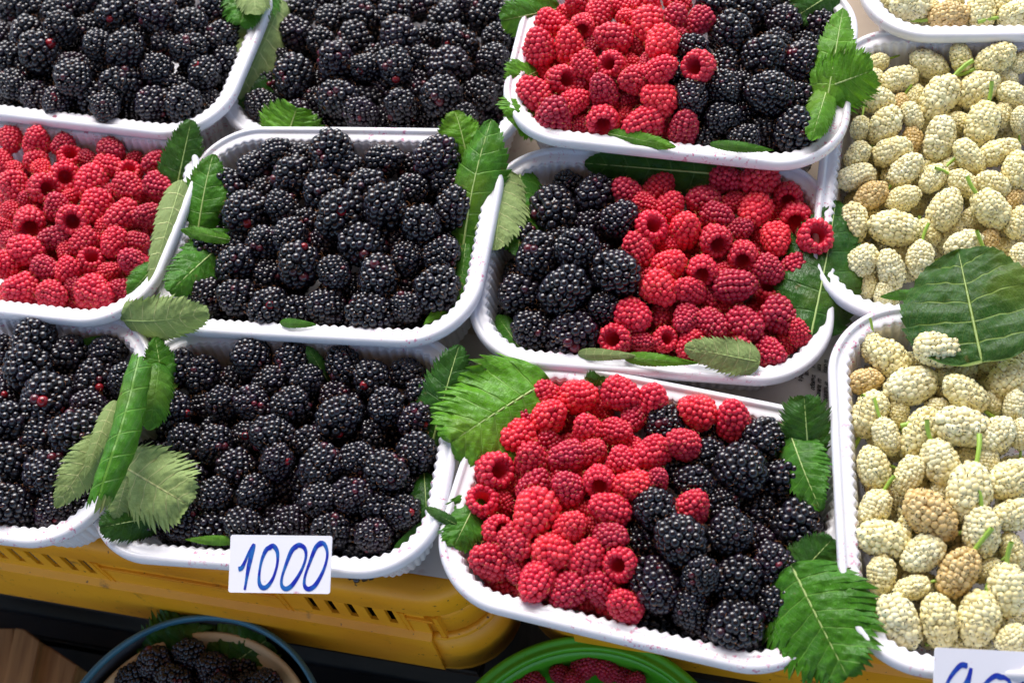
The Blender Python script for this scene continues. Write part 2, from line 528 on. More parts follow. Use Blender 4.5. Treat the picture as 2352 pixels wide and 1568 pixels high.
'T9':'''k m 628 2919 -67 97 2 -96 26 0 0
k m 838 2835 -173 92 39 -89 26 0 0
k m 1082 2720 -90 117 -78 -23 58 0 0
k m 776 2708 -75 100 96 8 26 0 0
k m 910 2564 -15 130 36 -89 28 0 0
k m 606 2684 -88 92 -71 35 61 0 0
k m 672 2555 -9 93 86 -49 11 0 0
k m 1093 2485 -116 114 4 29 95 0 0
k m 943 2380 -127 92 -26 -92 30 0 0
k m 454 2459 51 102 54 -68 50 0 0
k m 528 2272 59 121 -55 49 68 0 0
k m 766 2268 1 106 -90 -25 35 0 0
k m 1094 2239 -94 128 -30 44 85 0 0
k m 355 2369 -62 92 51 -84 19 0 0
k m 918 2077 -46 101 -31 64 71 0 0
k m 358 2128 -27 115 19 -96 19 0 0
k m 566 2087 31 92 25 32 91 0 0
k m 730 2057 -40 110 93 13 34 0 0
k m 487 1974 -60 92 -6 39 92 0 0
k m 664 1857 -71 124 -79 -11 60 0 0
k m 873 1912 -68 92 41 -76 51 0 0
k m 810 1834 -200 92 23 -97 5 0 0
k m 769 2433 -67 92 -99 -8 12 0 0
k m 885 2226 -126 92 81 1 59 0 0
k m 496 2209 -123 92 -21 48 85 0 1
k m 606 2019 -168 92 65 -38 66 0 0
r m 99 3257 -67 76 -22 54 81 0 0
r b 262 3192 -50 85 83 -36 42 0 0
r m 465 3124 -8 86 64 -71 29 0 0
r m 601 3049 -21 80 25 19 95 0 0
r d -60 3179 -55 65 38 -87 32 0 0
r b 85 3116 -41 84 67 2 74 0 0
r m 255 2978 -7 74 -19 31 93 0 0
r m 347 3125 -124 55 -48 52 71 0 0
r m 391 2922 -2 73 64 -60 48 0 0
r d 487 2989 -41 64 -70 -69 19 0 0
r b -98 3051 -40 84 -78 -39 49 0 0
r b 796 2937 -30 84 -69 27 68 0 0
r m 961 2845 -45 84 4 42 91 0 0
r d 50 2995 -97 69 2 53 85 0 0
r m -54 2893 -3 83 2 28 96 0 0
r d 118 2846 37 77 -95 -1 32 0 0
r m 248 2831 32 68 63 3 78 0 0
r m 379 2733 40 72 75 -66 2 0 0
r m 520 2751 26 77 -86 -35 38 0 0
r m 673 2753 37 77 -64 13 76 0 0
r m 441 2826 -43 55 2 -97 26 0 0
rh m -252 2899 -18 88 -53 48 -70 0 0
r d -71 2750 -2 77 70 40 59 0 0
r d 80 2675 56 76 -27 41 87 0 0
rh m 240 2674 52 76 16 79 -59 0 0
r b 382 2601 53 76 -90 13 41 0 0
r d 501 2594 50 57 43 17 89 0 0
r m -165 2839 -96 55 -74 -67 3 0 0
rh m -340 2746 -36 77 -16 -7 -98 0 0
r m -242 2745 -85 55 39 -90 -20 0 0
r b -99 2595 34 104 -67 -73 13 0 0
r m 248 2515 50 84 -76 35 55 0 0
r b 51 2479 48 75 56 2 83 0 0
r m 149 2476 -16 55 -81 29 50 0 0
r m 142 2574 -26 55 -75 14 65 0 0
r m 630 2420 51 79 50 19 85 0 0
rh m -304 2586 -21 72 -53 45 -72 0 0
r m -220 2483 10 80 25 -91 32 0 0
r b -58 2386 11 89 77 -41 50 0 0
r d 222 2375 48 74 63 -51 58 0 0
r m 88 2311 19 83 47 44 76 0 0
r m -366 2451 -36 94 -77 8 63 0 0
rh m 235 2243 30 74 40 38 -83 0 0
r d -250 2374 -47 61 2 -100 7 0 0
r m -170 2274 -5 89 -57 -75 33 0 0
r d -38 2204 -31 79 -86 -50 -11 0 0
r d 114 2174 -23 78 -39 30 87 0 0
r m 197 2061 -17 78 -31 26 92 0 0
r m 51 2612 -39 55 76 -59 29 0 0
r m 156 2767 -42 55 89 -44 12 0 0
r m -60 2494 -60 55 -63 -5 78 0 0
r m -320 2393 -198 87 76 -53 38 1 0
r m -201 2318 -160 80 93 -30 19 1 1
r m -64 2287 -174 82 92 -11 38 1 1
r m 42 2204 -145 81 -83 -34 45 1 0
r m 173 2150 -137 87 -85 -46 25 1 1
k m 308 2096 -223 125 64 -75 16 1 0
k m 467 2028 -334 124 24 53 81 1 0
k m 530 1879 -202 125 -52 55 65 1 0
k m 691 1879 -322 115 -86 -29 42 1 1
r m -189 2460 -172 86 92 -27 30 1 1
r m -322 2673 -167 85 79 18 58 1 1
k m 404 2313 -238 123 66 52 55 1 1
k m 708 2173 -195 117 -48 65 59 1 1
k m 910 1985 -218 113 70 -9 71 1 1
r m -207 2792 -193 84 31 30 90 1 0
r m 320 2498 -130 86 -57 27 77 1 1
k m 1000 2153 -260 120 24 -93 -26 1 1
r m 51 2746 -117 78 90 -26 35 1 1
r m 181 2749 -149 78 78 -60 17 1 1
k m 887 2325 -291 127 -57 28 77 1 1
r m -92 2986 -190 82 80 -42 42 1 1
r m 59 2880 -138 87 -55 -73 42 1 1
r m 294 2816 -162 76 -66 -68 32 1 1
k m 1080 2384 -283 118 77 8 63 1 1
r m 16 3077 -198 82 43 50 75 1 1
r m 148 2987 -175 78 86 -4 51 1 1
r m 284 2953 -168 85 68 32 65 1 1
r m 409 2887 -143 83 66 -35 67 1 1
k m 1253 2470 -277 116 -64 38 67 1 0
r m -168 2326 -291 76 -43 22 87 1 1
r m 67 2185 -283 81 2 32 95 1 0
r m 68 2461 -230 86 -58 30 76 1 1
r m 162 3155 -297 80 -16 -95 -28 1 0''',
'B':'''k m -2310 2954 -1504 94 -86 21 46 0 0
k m -2150 2680 -1495 93 -62 -71 33 0 0
k m -2317 2766 -1644 102 -16 -88 44 0 1
k m -2559 2801 -1576 93 -77 46 44 0 1
k m -2405 2916 -1634 92 54 43 72 0 1
k m -2759 2903 -1693 92 34 49 81 0 1
k m -1881 2641 -1497 92 -68 -66 31 0 0
k m -2279 3056 -1644 104 98 1 19 0 0
k m -2520 2954 -1499 103 85 -24 46 0 0
k m -2184 2841 -1540 102 -41 35 84 0 0
k m -2409 2810 -1493 103 -32 32 89 0 0
k m -2042 2835 -1639 92 84 -38 38 0 0
k m -2131 2967 -1675 92 49 30 82 0 0
k m -2011 2687 -1582 92 45 35 82 0 0
k m -2675 2912 -1560 92 -97 -24 4 0 0
k m -2471 3051 -1703 92 60 48 63 0 0''',
'T4':'''r m -2624 5833 -2 68 -9 -99 -7 0 0
r m -2456 5746 22 80 36 34 87 0 0
r d -2313 5692 -7 63 -79 -58 22 0 0
rh m -2292 5614 -63 75 -38 14 -91 0 0
r m -2693 5703 -29 63 21 -97 13 0 0
rh m -2492 5649 -28 71 -43 85 -30 0 0
r d -2182 5577 -54 55 56 -80 20 0 0
r m -2048 5450 -22 78 77 -54 34 0 0
r d -2011 5548 -2 71 65 -71 29 0 0
r d -1911 5481 -65 55 84 29 45 0 0
rh m -1941 5370 -51 73 -35 13 -93 0 0
r d -1762 5384 -29 78 -82 -34 46 0 0
r m -2626 5622 -47 55 45 -90 2 0 0
r b -2449 5546 -11 55 30 -95 1 0 0
rh m -2313 5456 -15 82 -27 70 -66 0 0
r m -2614 5462 -5 78 10 -95 -30 0 0
rh m -2443 5382 9 86 -66 58 -48 0 0
r m -2157 5347 -6 90 -54 -84 4 0 0
r m -1934 5237 -13 81 59 -81 -5 0 0
r d -1758 5196 -21 81 68 -74 -2 0 0
r d -2062 5266 -47 57 66 -70 27 0 0
r d -2359 5221 10 73 18 41 90 0 0
r m -2288 5301 -33 55 86 -21 47 0 0
r m -2140 5168 -12 88 -43 -90 4 0 0
rh m -2266 5080 25 88 -20 68 -71 0 0
rh m -2527 5169 8 88 -14 91 -38 0 0
r m -2645 5303 -30 57 37 -93 7 0 0
r m -2699 5185 0 56 -23 1 97 0 0
r m -1983 5042 -4 84 -75 -58 31 0 0
r d -1850 5012 -14 68 -89 -24 39 0 0
r d -2383 5000 7 72 -97 -8 23 0 0
r m -2219 4928 -2 75 -77 -62 14 0 0
r m -2047 4865 -4 79 -46 -87 17 0 0
r m -2548 4963 9 91 80 -51 31 0 0
r d -1927 4868 -48 63 95 -30 9 0 0
r m -2694 4919 -6 79 -75 -16 64 0 0
rh m -2199 4800 -41 75 -37 9 -92 0 0
r d -2446 4808 1 71 78 -61 -15 0 0
r m -2328 4761 -6 70 -72 -69 5 0 0
r d -1951 4704 -12 74 -26 5 96 0 0
r m -2099 4707 -41 55 95 -5 31 0 0
r m -2604 4722 -13 90 -65 -28 71 0 0
r m -2419 4624 -13 78 70 -64 32 0 0
r m -2174 4558 -12 93 66 -71 23 0 0
r d -2028 4569 -52 62 -76 22 62 0 0
r d -2297 4658 -39 55 47 -87 13 0 0
r m -2331 4902 -20 55 -17 -97 16 0 0
r d -2662 5094 -22 55 67 -74 9 0 0
r m -2112 5000 -31 55 26 74 62 0 0
r d -2561 5358 -30 55 45 27 85 0 0
r m -2690 4785 -114 86 82 -12 56 1 0
r m -2565 4719 -152 86 26 -95 -19 1 0
r m -2443 4677 -130 77 -15 47 87 1 1
r m -2326 4631 -143 79 76 -53 38 1 0
r m -2181 4549 -165 82 73 -68 4 1 0
r m -2617 4915 -125 88 57 -82 3 1 0
r m -2458 4830 -122 77 -63 -68 36 1 1
r m -2341 4769 -133 83 -18 -98 -12 1 1
r m -2202 4683 -106 87 -43 61 67 1 1
r m -2086 4626 -117 78 50 -87 0 1 1
r m -2479 4962 -125 82 83 -55 4 1 1
r m -2097 4789 -131 86 -42 -81 42 1 0
r m -1962 4744 -135 80 -22 -95 24 1 0
r m -2498 5115 -128 85 71 -69 12 1 1
r m -1986 4880 -143 80 63 17 75 1 1
r m -2521 5259 -110 85 -60 -80 0 1 1
r m -2220 5140 -126 78 67 33 67 1 1
r m -1973 5015 -138 79 4 -99 -15 1 0
r m -2661 5473 -129 80 15 -98 -13 1 1
r m -1887 5255 -141 76 18 -98 2 1 0
r m -1742 5208 -160 85 77 -64 -3 1 0
r m -2734 4817 -249 85 -95 -32 4 1 0
r m -2609 4745 -284 88 -11 -99 -10 1 1
r m -2447 4691 -259 76 -56 -82 10 1 0
r m -2056 4643 -251 86 -93 -33 15 1 0
r m -2744 5239 -214 81 63 -77 -6 1 1
r m -2383 5074 -210 85 45 -87 18 1 1
r m -2216 4998 -225 84 -93 -35 13 1 1
r m -1973 4858 -270 78 -47 27 84 1 1
r m -2752 5529 -259 83 7 73 68 1 1
r m -1850 5109 -233 78 73 -65 20 1 0
r m -2819 5673 -237 83 -96 0 28 1 1
r m -2703 5749 -277 85 -64 -43 63 1 1
r m -1748 5330 -230 79 59 1 81 1 1''',
'G':'''r d -64 2346 -1717 70 78 6 62 0 0
r d 48 2299 -1719 65 -59 38 71 0 0
r d -215 2347 -1732 56 -58 25 77 0 0
r d -371 2337 -1720 60 76 -64 -15 0 0
r d 200 2189 -1722 55 56 22 79 0 0
r d 138 2256 -1760 55 -77 -17 61 0 0
r d -479 2355 -1720 55 32 -89 33 0 0
r d -150 2273 -1711 56 -15 65 74 0 0''',  # dark tone on every berry stands in for shade inside the bowl
'M1':'''m m 2686 5038 46 129 -88 37 31 0 0
m d 2857 4902 36 115 98 -18 8 0 0
m m 3034 4871 41 108 -24 -91 -34 0 0
m m 2937 5010 42 77 -45 -80 -39 0 0
m m 3166 4913 31 89 -45 -80 -39 0 0
m m 3209 4778 47 114 99 -5 -15 0 0
m m 2816 5037 -14 75 -12 88 47 0 0
m m 2597 5148 15 78 -60 69 40 0 0
m m 3203 4803 -103 105 -96 19 22 1 0
m m 3063 4918 -88 107 -99 12 10 1 0
m m 2741 4974 -93 108 83 35 43 1 0
m m 2650 5110 -87 99 -75 -63 -19 1 0
m m 3243 4961 -207 110 86 46 21 1 1
m m 3057 4929 -228 97 67 -64 -38 1 0
m m 2913 4896 -211 103 -74 55 38 1 0
m m 2781 5013 -229 99 -55 -67 -50 1 0
m m 2671 5112 -233 109 -61 -68 -40 1 0''',
'M2':'''m m 2401 4784 -56 77 -98 -15 9 0 0
m m 2311 4682 -66 89 93 27 24 0 0
m m 2480 4636 -63 107 -100 1 1 0 0
m m 2673 4679 -61 114 -71 58 41 0 0
m m 2633 4433 -50 137 -74 -55 -39 0 0
m m 2832 4633 -19 95 -6 81 59 0 0
m m 2850 4428 -58 131 95 26 19 0 0
m m 2991 4550 11 120 96 8 26 0 0
m m 3126 4509 -30 75 -89 -44 -12 0 0
m m 2307 4540 -63 113 86 -51 -8 0 0
m m 2451 4364 -56 87 20 -88 -44 0 0
m m 2531 4526 -105 75 68 66 31 0 0
m m 2292 4353 -68 118 72 52 46 0 0
m m 2160 4378 -65 75 -44 -81 -39 0 0
m m 2533 4171 -54 122 46 75 47 0 0
m m 2689 4282 -106 75 -89 41 23 0 0
m m 2779 4187 -49 129 -49 -72 -49 0 0
m m 3015 4330 -66 99 72 -56 -40 0 0
m m 2984 4161 -63 75 26 74 62 0 0
m m 2085 4212 -75 92 -77 -57 -28 0 0
m m 2268 4177 -70 110 98 -3 20 0 0
m m 2287 4025 -53 109 85 36 38 0 0
m m 2626 3998 -42 109 -38 70 61 0 0
m m 2797 3996 -65 115 100 0 6 0 0
m m 2831 3843 -62 108 40 76 51 0 0
m m 2031 4081 -80 110 -99 -12 13 0 0
m d 2065 3936 -75 102 -94 -29 -17 0 0
m m 2212 3863 -67 96 96 4 27 0 0
m m 2407 3934 -59 96 -86 -50 -7 0 0
m m 2540 3856 -60 96 66 -63 -41 0 0
m m 2688 3804 -64 95 78 -52 -34 0 0
m m 2389 3728 -66 119 65 65 40 0 0
m m 2605 3643 -39 124 50 -71 -49 0 0
m m 1925 3810 -87 108 -18 -92 -34 0 0
m m 2108 3703 -77 136 90 -41 -12 0 0
m m 2719 3550 -80 94 -71 -66 -26 0 0
m m 2281 3657 -128 83 -33 81 48 0 0
m m 2401 3502 -77 105 97 19 13 0 0
m m 1873 3562 -86 100 82 42 39 0 0
m m 2004 3478 -92 105 -5 80 60 0 0
m m 2166 3488 -84 99 -39 -87 -32 0 0
m m 2494 3323 -89 116 16 -89 -43 0 0
m d 2543 3506 -127 75 -69 -58 -43 0 0
m m 2643 3342 -89 81 27 74 62 0 0
m m 2565 3178 -99 80 -93 -37 -3 0 0
m m 1880 3465 -162 75 17 88 44 0 0
m m 1938 3378 -151 75 -55 -71 -44 0 0
m d 2412 4243 -111 86 -41 -86 -30 0 0
m d 2423 4492 -105 75 -70 -60 -38 0 0
m m 2523 3680 -146 75 -82 -56 -11 0 0
m m 2523 4015 -118 75 -96 -29 0 0 0
m m 3019 4467 -62 75 -86 48 17 0 0
m m 2920 4252 -107 86 67 67 32 0 0
m d 2763 3717 -119 75 -91 -39 -9 0 0
m m 2718 3391 -242 104 -62 -75 -23 1 1
m m 2784 3513 -195 102 43 -73 -52 1 1
m m 3061 4150 -173 109 -99 -7 -10 1 1
m m 2586 3343 -202 103 -65 62 44 1 1
m m 2627 3503 -215 103 -89 34 31 1 0
m m 2723 3653 -218 105 40 -85 -33 1 1
m m 2968 4305 -200 102 -85 46 25 1 1
m m 3052 4421 -206 103 -100 -3 -9 1 1
m m 2459 3495 -215 100 95 -31 -3 1 0
m m 2577 3648 -250 107 -20 -85 -49 1 1
m m 2622 3802 -204 100 -28 -88 -38 1 0
m m 2664 3939 -184 103 27 -78 -56 1 1
m m 2878 4422 -221 109 91 34 25 1 1
m m 2407 3631 -185 110 37 68 63 1 0
m m 2508 3893 -189 105 -28 -89 -36 1 1
m m 2648 4243 -211 100 8 77 63 1 0
m m 2705 4385 -186 98 18 81 56 1 1
m m 2796 4544 -183 105 -42 -72 -55 1 1
m m 2192 3629 -209 104 -34 -76 -56 1 0
m m 2413 4037 -173 107 -81 -45 -37 1 1
m m 2463 4189 -224 111 -32 79 51 1 0
m m 2514 4386 -170 103 -4 87 48 1 0
m m 2647 4655 -203 98 47 64 61 1 1
m m 1988 3436 -233 102 19 88 43 1 0
m m 2055 3569 -225 111 62 58 52 1 1
m m 2158 3904 -220 103 23 84 50 1 1
m m 2260 4041 -200 109 -43 67 61 1 0
m m 1865 3564 -227 103 -58 -71 -40 1 0
m m 1927 3690 -196 98 91 -40 -13 1 0
m m 2019 3861 -188 105 -54 -79 -29 1 0
m m 2044 4024 -215 101 75 43 49 1 0
m m 2106 4159 -201 107 83 -43 -36 1 1
m m 2215 4321 -198 106 73 58 36 1 0
m m 2673 3210 -318 102 47 68 57 1 1
m m 2535 3376 -340 112 -52 -74 -43 1 0
m m 2993 4283 -341 108 28 74 61 1 1
m m 2397 3621 -331 97 97 22 4 1 0
m m 2202 3601 -347 99 95 18 25 1 1
m m 2284 3778 -283 106 -88 31 35 1 1
m m 2305 3924 -306 102 92 31 25 1 0
m m 2417 4031 -322 103 84 -43 -32 1 0
m m 1978 3468 -376 109 95 9 30 1 0
m m 2108 3762 -329 107 -81 -56 -13 1 0
m m 2287 4186 -288 110 -49 69 54 1 1
m m 1883 3594 -375 113 -60 -65 -46 1 0
m m 2323 4665 -287 110 -99 -16 2 1 0''',
'M3':'''m m 2250 2915 40 138 99 4 15 0 0
m m 2013 2886 57 126 92 -38 -10 0 0
m m 1801 2953 -50 126 -48 79 39 0 0
m m 1741 3037 -47 75 -23 -80 -55 0 0
m m 1934 2929 -91 75 93 -37 -3 0 0
m d 1645 2876 -55 93 100 1 -3 0 0
m m 1839 2774 -26 137 100 7 -7 0 0
m m 2240 2830 -103 98 15 75 65 0 0
m m 2098 2822 -93 105 -99 -5 -12 0 0
m m 2051 2642 17 123 -56 73 39 0 0
m m 1991 2759 -61 78 -9 -86 -51 0 0
m m 2278 2667 -18 123 84 35 42 0 0
m m 2388 2794 -41 75 80 -58 -17 0 0
m m 2252 2521 3 77 36 78 51 0 0
m m 1601 2695 -49 124 61 67 43 0 0
m m 1627 2546 -15 96 7 -89 -45 0 0
m m 1780 2513 1 128 -67 -60 -44 0 0
m m 1959 2476 37 138 92 -39 -8 0 0
m m 2105 2393 38 101 -87 -49 -8 0 0
m m 2221 2379 -2 76 29 87 40 0 0
m m 1739 2670 -65 75 -44 -79 -43 0 0
m m 1935 2628 -58 75 77 -58 -25 0 0
m m 1515 2408 -26 108 1 86 51 0 0
m m 1653 2323 3 94 -68 -67 -30 0 0
m m 1807 2331 23 119 13 -91 -39 0 0
m m 1867 2149 48 138 -52 -78 -34 0 0
m m 2028 2290 -14 75 35 83 42 0 0
m m 2071 2164 33 117 94 28 20 0 0
m m 1447 2212 -34 106 -68 -67 -29 0 0
m d 1662 2091 36 138 47 -84 -26 0 0
m m 1849 1955 31 128 -24 -79 -56 0 0
m m 2025 1995 32 110 -100 4 3 0 0
m m 1434 2049 -7 130 -88 33 35 0 0
m m 1573 1939 6 116 -94 -34 -5 0 0
m m 1366 1898 -29 98 -32 -81 -49 0 0
m m 1470 1801 -12 84 -99 -3 -14 0 0
m d 1686 1807 13 126 -74 -53 -41 0 0
m m 1356 1671 -21 138 23 -87 -44 0 0
m m 1530 1627 -14 119 15 88 46 0 0
m m 1702 1595 -16 130 -54 -80 -27 0 0
m m 1860 1674 11 125 -24 -86 -46 0 0
m m 1804 1473 -19 88 -99 -15 -3 0 0
m m 1970 1860 -36 84 -10 85 52 0 0
m d 1512 2301 -97 75 -55 63 55 0 0
m m 1827 1801 -38 75 -93 -29 -21 0 0
m m 1956 2355 -53 75 76 -61 -24 0 0
m m 1770 2217 -43 75 53 78 33 0 0
m m 1565 2085 -78 75 9 84 54 0 0
m m 2164 2593 -47 75 57 -68 -46 0 0
m m 1971 1774 -140 100 -93 26 26 1 1
m m 2083 2097 -129 106 39 73 57 1 1
m m 2169 2259 -133 107 99 -15 -2 1 1
m m 2165 2439 -139 110 -87 -49 -10 1 1
m m 2255 2569 -152 98 -36 -86 -37 1 1
m m 2244 2713 -181 107 5 -90 -43 1 1
m m 2317 2897 -196 104 83 44 34 1 1
m m 1807 1599 -133 98 9 77 63 1 1
m m 1891 1912 -122 101 76 47 46 1 1
m m 2038 2343 -151 113 -34 -84 -42 1 1
m m 1646 1519 -147 105 90 -33 -27 1 0
m m 1684 1715 -124 106 -46 76 46 1 0
m m 1723 1884 -120 104 53 64 56 1 1
m m 1776 2024 -113 106 41 -79 -45 1 0
m m 1979 2674 -165 106 67 55 50 1 1
m m 1495 1646 -165 107 46 -78 -43 1 0
m m 1543 1822 -112 99 -67 61 43 1 0
m m 1662 2151 -124 110 -76 61 23 1 1
m m 1713 2294 -143 107 52 -71 -47 1 0
m m 1766 2464 -155 110 21 -91 -35 1 0
m m 1459 1929 -148 100 91 22 34 1 0
m m 1566 2249 -201 110 -42 -85 -33 1 0
m m 1557 2412 -164 102 -36 -80 -48 1 1
m m 1655 2568 -157 102 58 -76 -30 1 1
m m 1711 2917 -178 106 -63 -73 -27 1 0
m m 1894 1482 -261 100 59 71 39 1 0
m m 1932 1648 -251 107 -96 15 24 1 1
m m 1589 1802 -247 103 -89 40 21 1 1
m m 1429 1944 -284 98 -13 -90 -41 1 1
m m 1742 2864 -311 99 99 -5 12 1 1''',
}

R=math.radians
sc=bpy.context.scene
col=sc.collection
# ------------------------------------------------------------------ camera
H,PT,RO,FPX=CAM['H'],CAM['pitch'],CAM['roll'],CAM['f']
dv=Vector((0,math.cos(PT),-math.sin(PT))); r0=Vector((1,0,0)); u0=r0.cross(dv)
rv=(math.cos(RO)*r0+math.sin(RO)*u0); uv_=(-math.sin(RO)*r0+math.cos(RO)*u0)
CP=Vector((0,0,H))
cam=bpy.data.cameras.new('camera'); co=bpy.data.objects.new('camera',cam); col.objects.link(co)
m=Matrix((rv,uv_,-dv)).transposed().to_4x4(); m.translation=CP; co.matrix_world=m
cam.sensor_width=36; cam.lens=FPX*36/2560; cam.clip_start=.01; cam.clip_end=100
cam.dof.use_dof=True; cam.dof.focus_distance=.70; cam.dof.aperture_fstop=11
sc.camera=co
def at(x,y,z):
    "point at height z seen at pixel x,y of the 2560 px wide photograph"
    v=dv+(x-1280)/FPX*rv-(y-853.5)/FPX*uv_
    return CP+v*((z-H)/v.z)
def pxm(P): return FPX/((P-CP).dot(dv))
# ------------------------------------------------------------------ light
w=bpy.data.worlds.new('World'); sc.world=w; w.use_nodes=True
nt=w.node_tree; sky=nt.nodes.new('ShaderNodeTexSky'); sky.sky_type='NISHITA'; sky.sun_disc=False
SUN_EL,SUN_AZ=R(46),R(6)
sky.sun_elevation=SUN_EL; sky.sun_rotation=SUN_AZ
nt.links.new(sky.outputs[0],nt.nodes['Background'].inputs[0]); nt.nodes['Background'].inputs[1].default_value=.125
sl=bpy.data.lights.new('sun','SUN'); sl.energy=2.95; sl.angle=R(48); sl.color=(1,.95,.90)
so=bpy.data.objects.new('sun',sl); col.objects.link(so)
sd=Vector((math.sin(SUN_AZ)*math.cos(SUN_EL),math.cos(SUN_AZ)*math.cos(SUN_EL),math.sin(SUN_EL)))
so.rotation_euler=sd.to_track_quat('Z','Y').to_euler()
sc.view_settings.view_transform='Standard'; sc.view_settings.look='None'; sc.view_settings.exposure=1.02; sc.view_settings.gamma=1
# ------------------------------------------------------------------ helpers
def mesh(name,V,F,smooth=True):
    me=bpy.data.meshes.new(name)
    if isinstance(V,np.ndarray) and isinstance(F,np.ndarray):
        n=F.shape[1]
        me.vertices.add(len(V)); me.vertices.foreach_set('co',V.astype(np.float32).ravel())
        me.loops.add(F.size); me.loops.foreach_set('vertex_index',F.astype(np.int32).ravel())
        me.polygons.add(len(F)); me.polygons.foreach_set('loop_start',np.arange(0,F.size,n,dtype=np.int32))
        me.update(calc_edges=True)
    else: me.from_pydata([tuple(v) for v in V],[],[tuple(f) for f in F]); me.update()
    if smooth: me.polygons.foreach_set('use_smooth',[True]*len(me.polygons))
    return me
def link(name,me,mat=None,parent=None):
    o=bpy.data.objects.new(name,me); col.objects.link(o)
    if mat and not me.materials: me.materials.append(mat)
    if parent: o.parent=parent
    return o
def empty(name,loc=(0,0,0),rot=None):
    o=bpy.data.objects.new(name,None); col.objects.link(o); o.location=loc; o.empty_display_size=.01
    if rot: o.rotation_euler=rot
    return o
def tag(o,label,cat,group=None,kind=None):
    if label: o['label']=label
    if cat: o['category']=cat
    if group: o['group']=group
    if kind: o['kind']=kind
    return o
def solid(me,t,name=None):
    o=bpy.data.objects.new('tmp',me); col.objects.link(o)
    s=o.modifiers.new('s','SOLIDIFY'); s.thickness=t; s.offset=-1
    dg=bpy.context.evaluated_depsgraph_get(); m2=bpy.data.meshes.new_from_object(o.evaluated_get(dg),depsgraph=dg)
    bpy.data.objects.remove(o); m2.name=name or me.name
    return m2
# ------------------------------------------------------------------ materials
def mat(name,base=(.8,.8,.8),rough=.5,**kw):
    m=bpy.data.materials.new(name); m.use_nodes=True; b=m.node_tree.nodes['Principled BSDF']
    b.inputs['Base Color'].default_value=(*base,1); b.inputs['Roughness'].default_value=rough
    for k,v in kw.items():
        b.inputs[k].default_value=v
    return m
class NB:
    def __init__(s,m): s.t=m.node_tree; s.b=s.t.nodes['Principled BSDF']; s.out=s.t.nodes['Material Output']
    def n(s,ty,**kw):
        x=s.t.nodes.new('ShaderNode'+ty)
        for k,v in kw.items(): setattr(x,k,v)
        return x
    def l(s,a,b): s.t.links.new(a,b)
    def val(s,i,v):
        if hasattr(v,'links'): s.l(v,i)
        else: i.default_value=v
    def math(s,op,a,b=0.,c=0.,clamp=False):
        x=s.n('Math',operation=op); x.use_clamp=clamp
        for i,v in zip(x.inputs,(a,b,c)): s.val(i,v)
        return x.outputs[0]
    def mix(s,f,a,b,bt='MIX'):
        x=s.n('Mix',data_type='RGBA',blend_type=bt); s.val(x.inputs[0],f)
        for i,v in ((6,a),(7,b)):
            if isinstance(v,tuple): x.inputs[i].default_value=(*v,1)
            else: s.l(v,x.inputs[i])
        return x.outputs[2]
    def noise(s,scale,detail=3,co=None,dim='3D',rough=.5):
        x=s.n('TexNoise',noise_dimensions=dim); x.inputs['Scale'].default_value=scale; x.inputs['Detail'].default_value=detail; x.inputs['Roughness'].default_value=rough
        if co is not None: s.l(co,x.inputs['Vector'])
        return x.outputs[0]
    def ramp(s,f,lo,hi):
        x=s.n('MapRange',interpolation_type='SMOOTHSTEP'); s.val(x.inputs[0],f); x.inputs[1].default_value=lo; x.inputs[2].default_value=hi
        return x.outputs[0]
    def bump(s,h,dist,strength=1.):
        x=s.n('Bump'); x.inputs['Distance'].default_value=dist; x.inputs['Strength'].default_value=strength; s.l(h,x.inputs['Height']); s.l(x.outputs[0],s.b.inputs['Normal'])
        return x
def berry_mat(name,dark,light,rough,sss=0,sssr=(1,.3,.2),spec=.5,coat=0.,rv=.12,red=None):
    "colour: object colour chooses the berry's tone, the drupelet attribute varies within it"
    m=mat(name,dark,rough); N=NB(m)
    oi=N.n('ObjectInfo'); at_=N.n('Attribute',attribute_name='tone')
    c=N.mix(at_.outputs['Fac'],dark,light)
    tc=N.n('TexCoord'); wn=N.noise(1.7,2,tc.outputs['Object'])
    if red: c=N.mix(N.math('MULTIPLY',N.ramp(at_.outputs['Fac'],.80,.90),N.ramp(wn,.50,.60)),c,red)
    else: c=N.mix(N.math('MULTIPLY',N.ramp(wn,.35,.70),.55),c,dark)
    N.l(N.math('ADD',rough,N.math('MULTIPLY',N.ramp(N.noise(3.1,3,tc.outputs['Object']),.42,.75),rv)),N.b.inputs['Roughness'])
    c=N.mix(1.,c,oi.outputs['Color'],'MULTIPLY')
    N.l(c,N.b.inputs['Base Color'])
    N.b.inputs['Specular IOR Level'].default_value=spec
    N.b.inputs['Coat Weight'].default_value=coat; N.b.inputs['Coat Roughness'].default_value=.12
    if sss:
        N.b.inputs['Subsurface Weight'].default_value=sss; N.b.inputs['Subsurface Radius'].default_value=sssr; N.b.inputs['Subsurface Scale'].default_value=.0025
    g=N.n('NewGeometry')
    return m
M={}
M['black']=berry_mat('blackberry_skin',(.004,.003,.006),(.012,.007,.016),.19,spec=.60,coat=.12,rv=.20,red=(.085,.006,.014))
M['rasp']=berry_mat('raspberry_skin',(.56,.009,.040),(.93,.070,.105),.35,.45,(1,.20,.14),spec=.40)
M['mulb']=berry_mat('mulberry_skin',(.80,.69,.40),(.95,.90,.63),.26,.30,(1,.8,.4),spec=.4)
M['reddrop']=mat('unripe_drupelet_skin',(.22,.006,.012),.15)
M['hair_dark']=mat('dry_brown_hair',(.30,.11,.025),.5)
M['hair_gold']=mat('dry_golden_hair',(.62,.36,.10),.45)
M['stigma']=mat('dark_stigma',(.02,.018,.006),.6)
M['stem']=mat('green_stem',(.30,.48,.06),.4)
M['recep']=mat('pale_receptacle',(.45,.36,.12),.6)
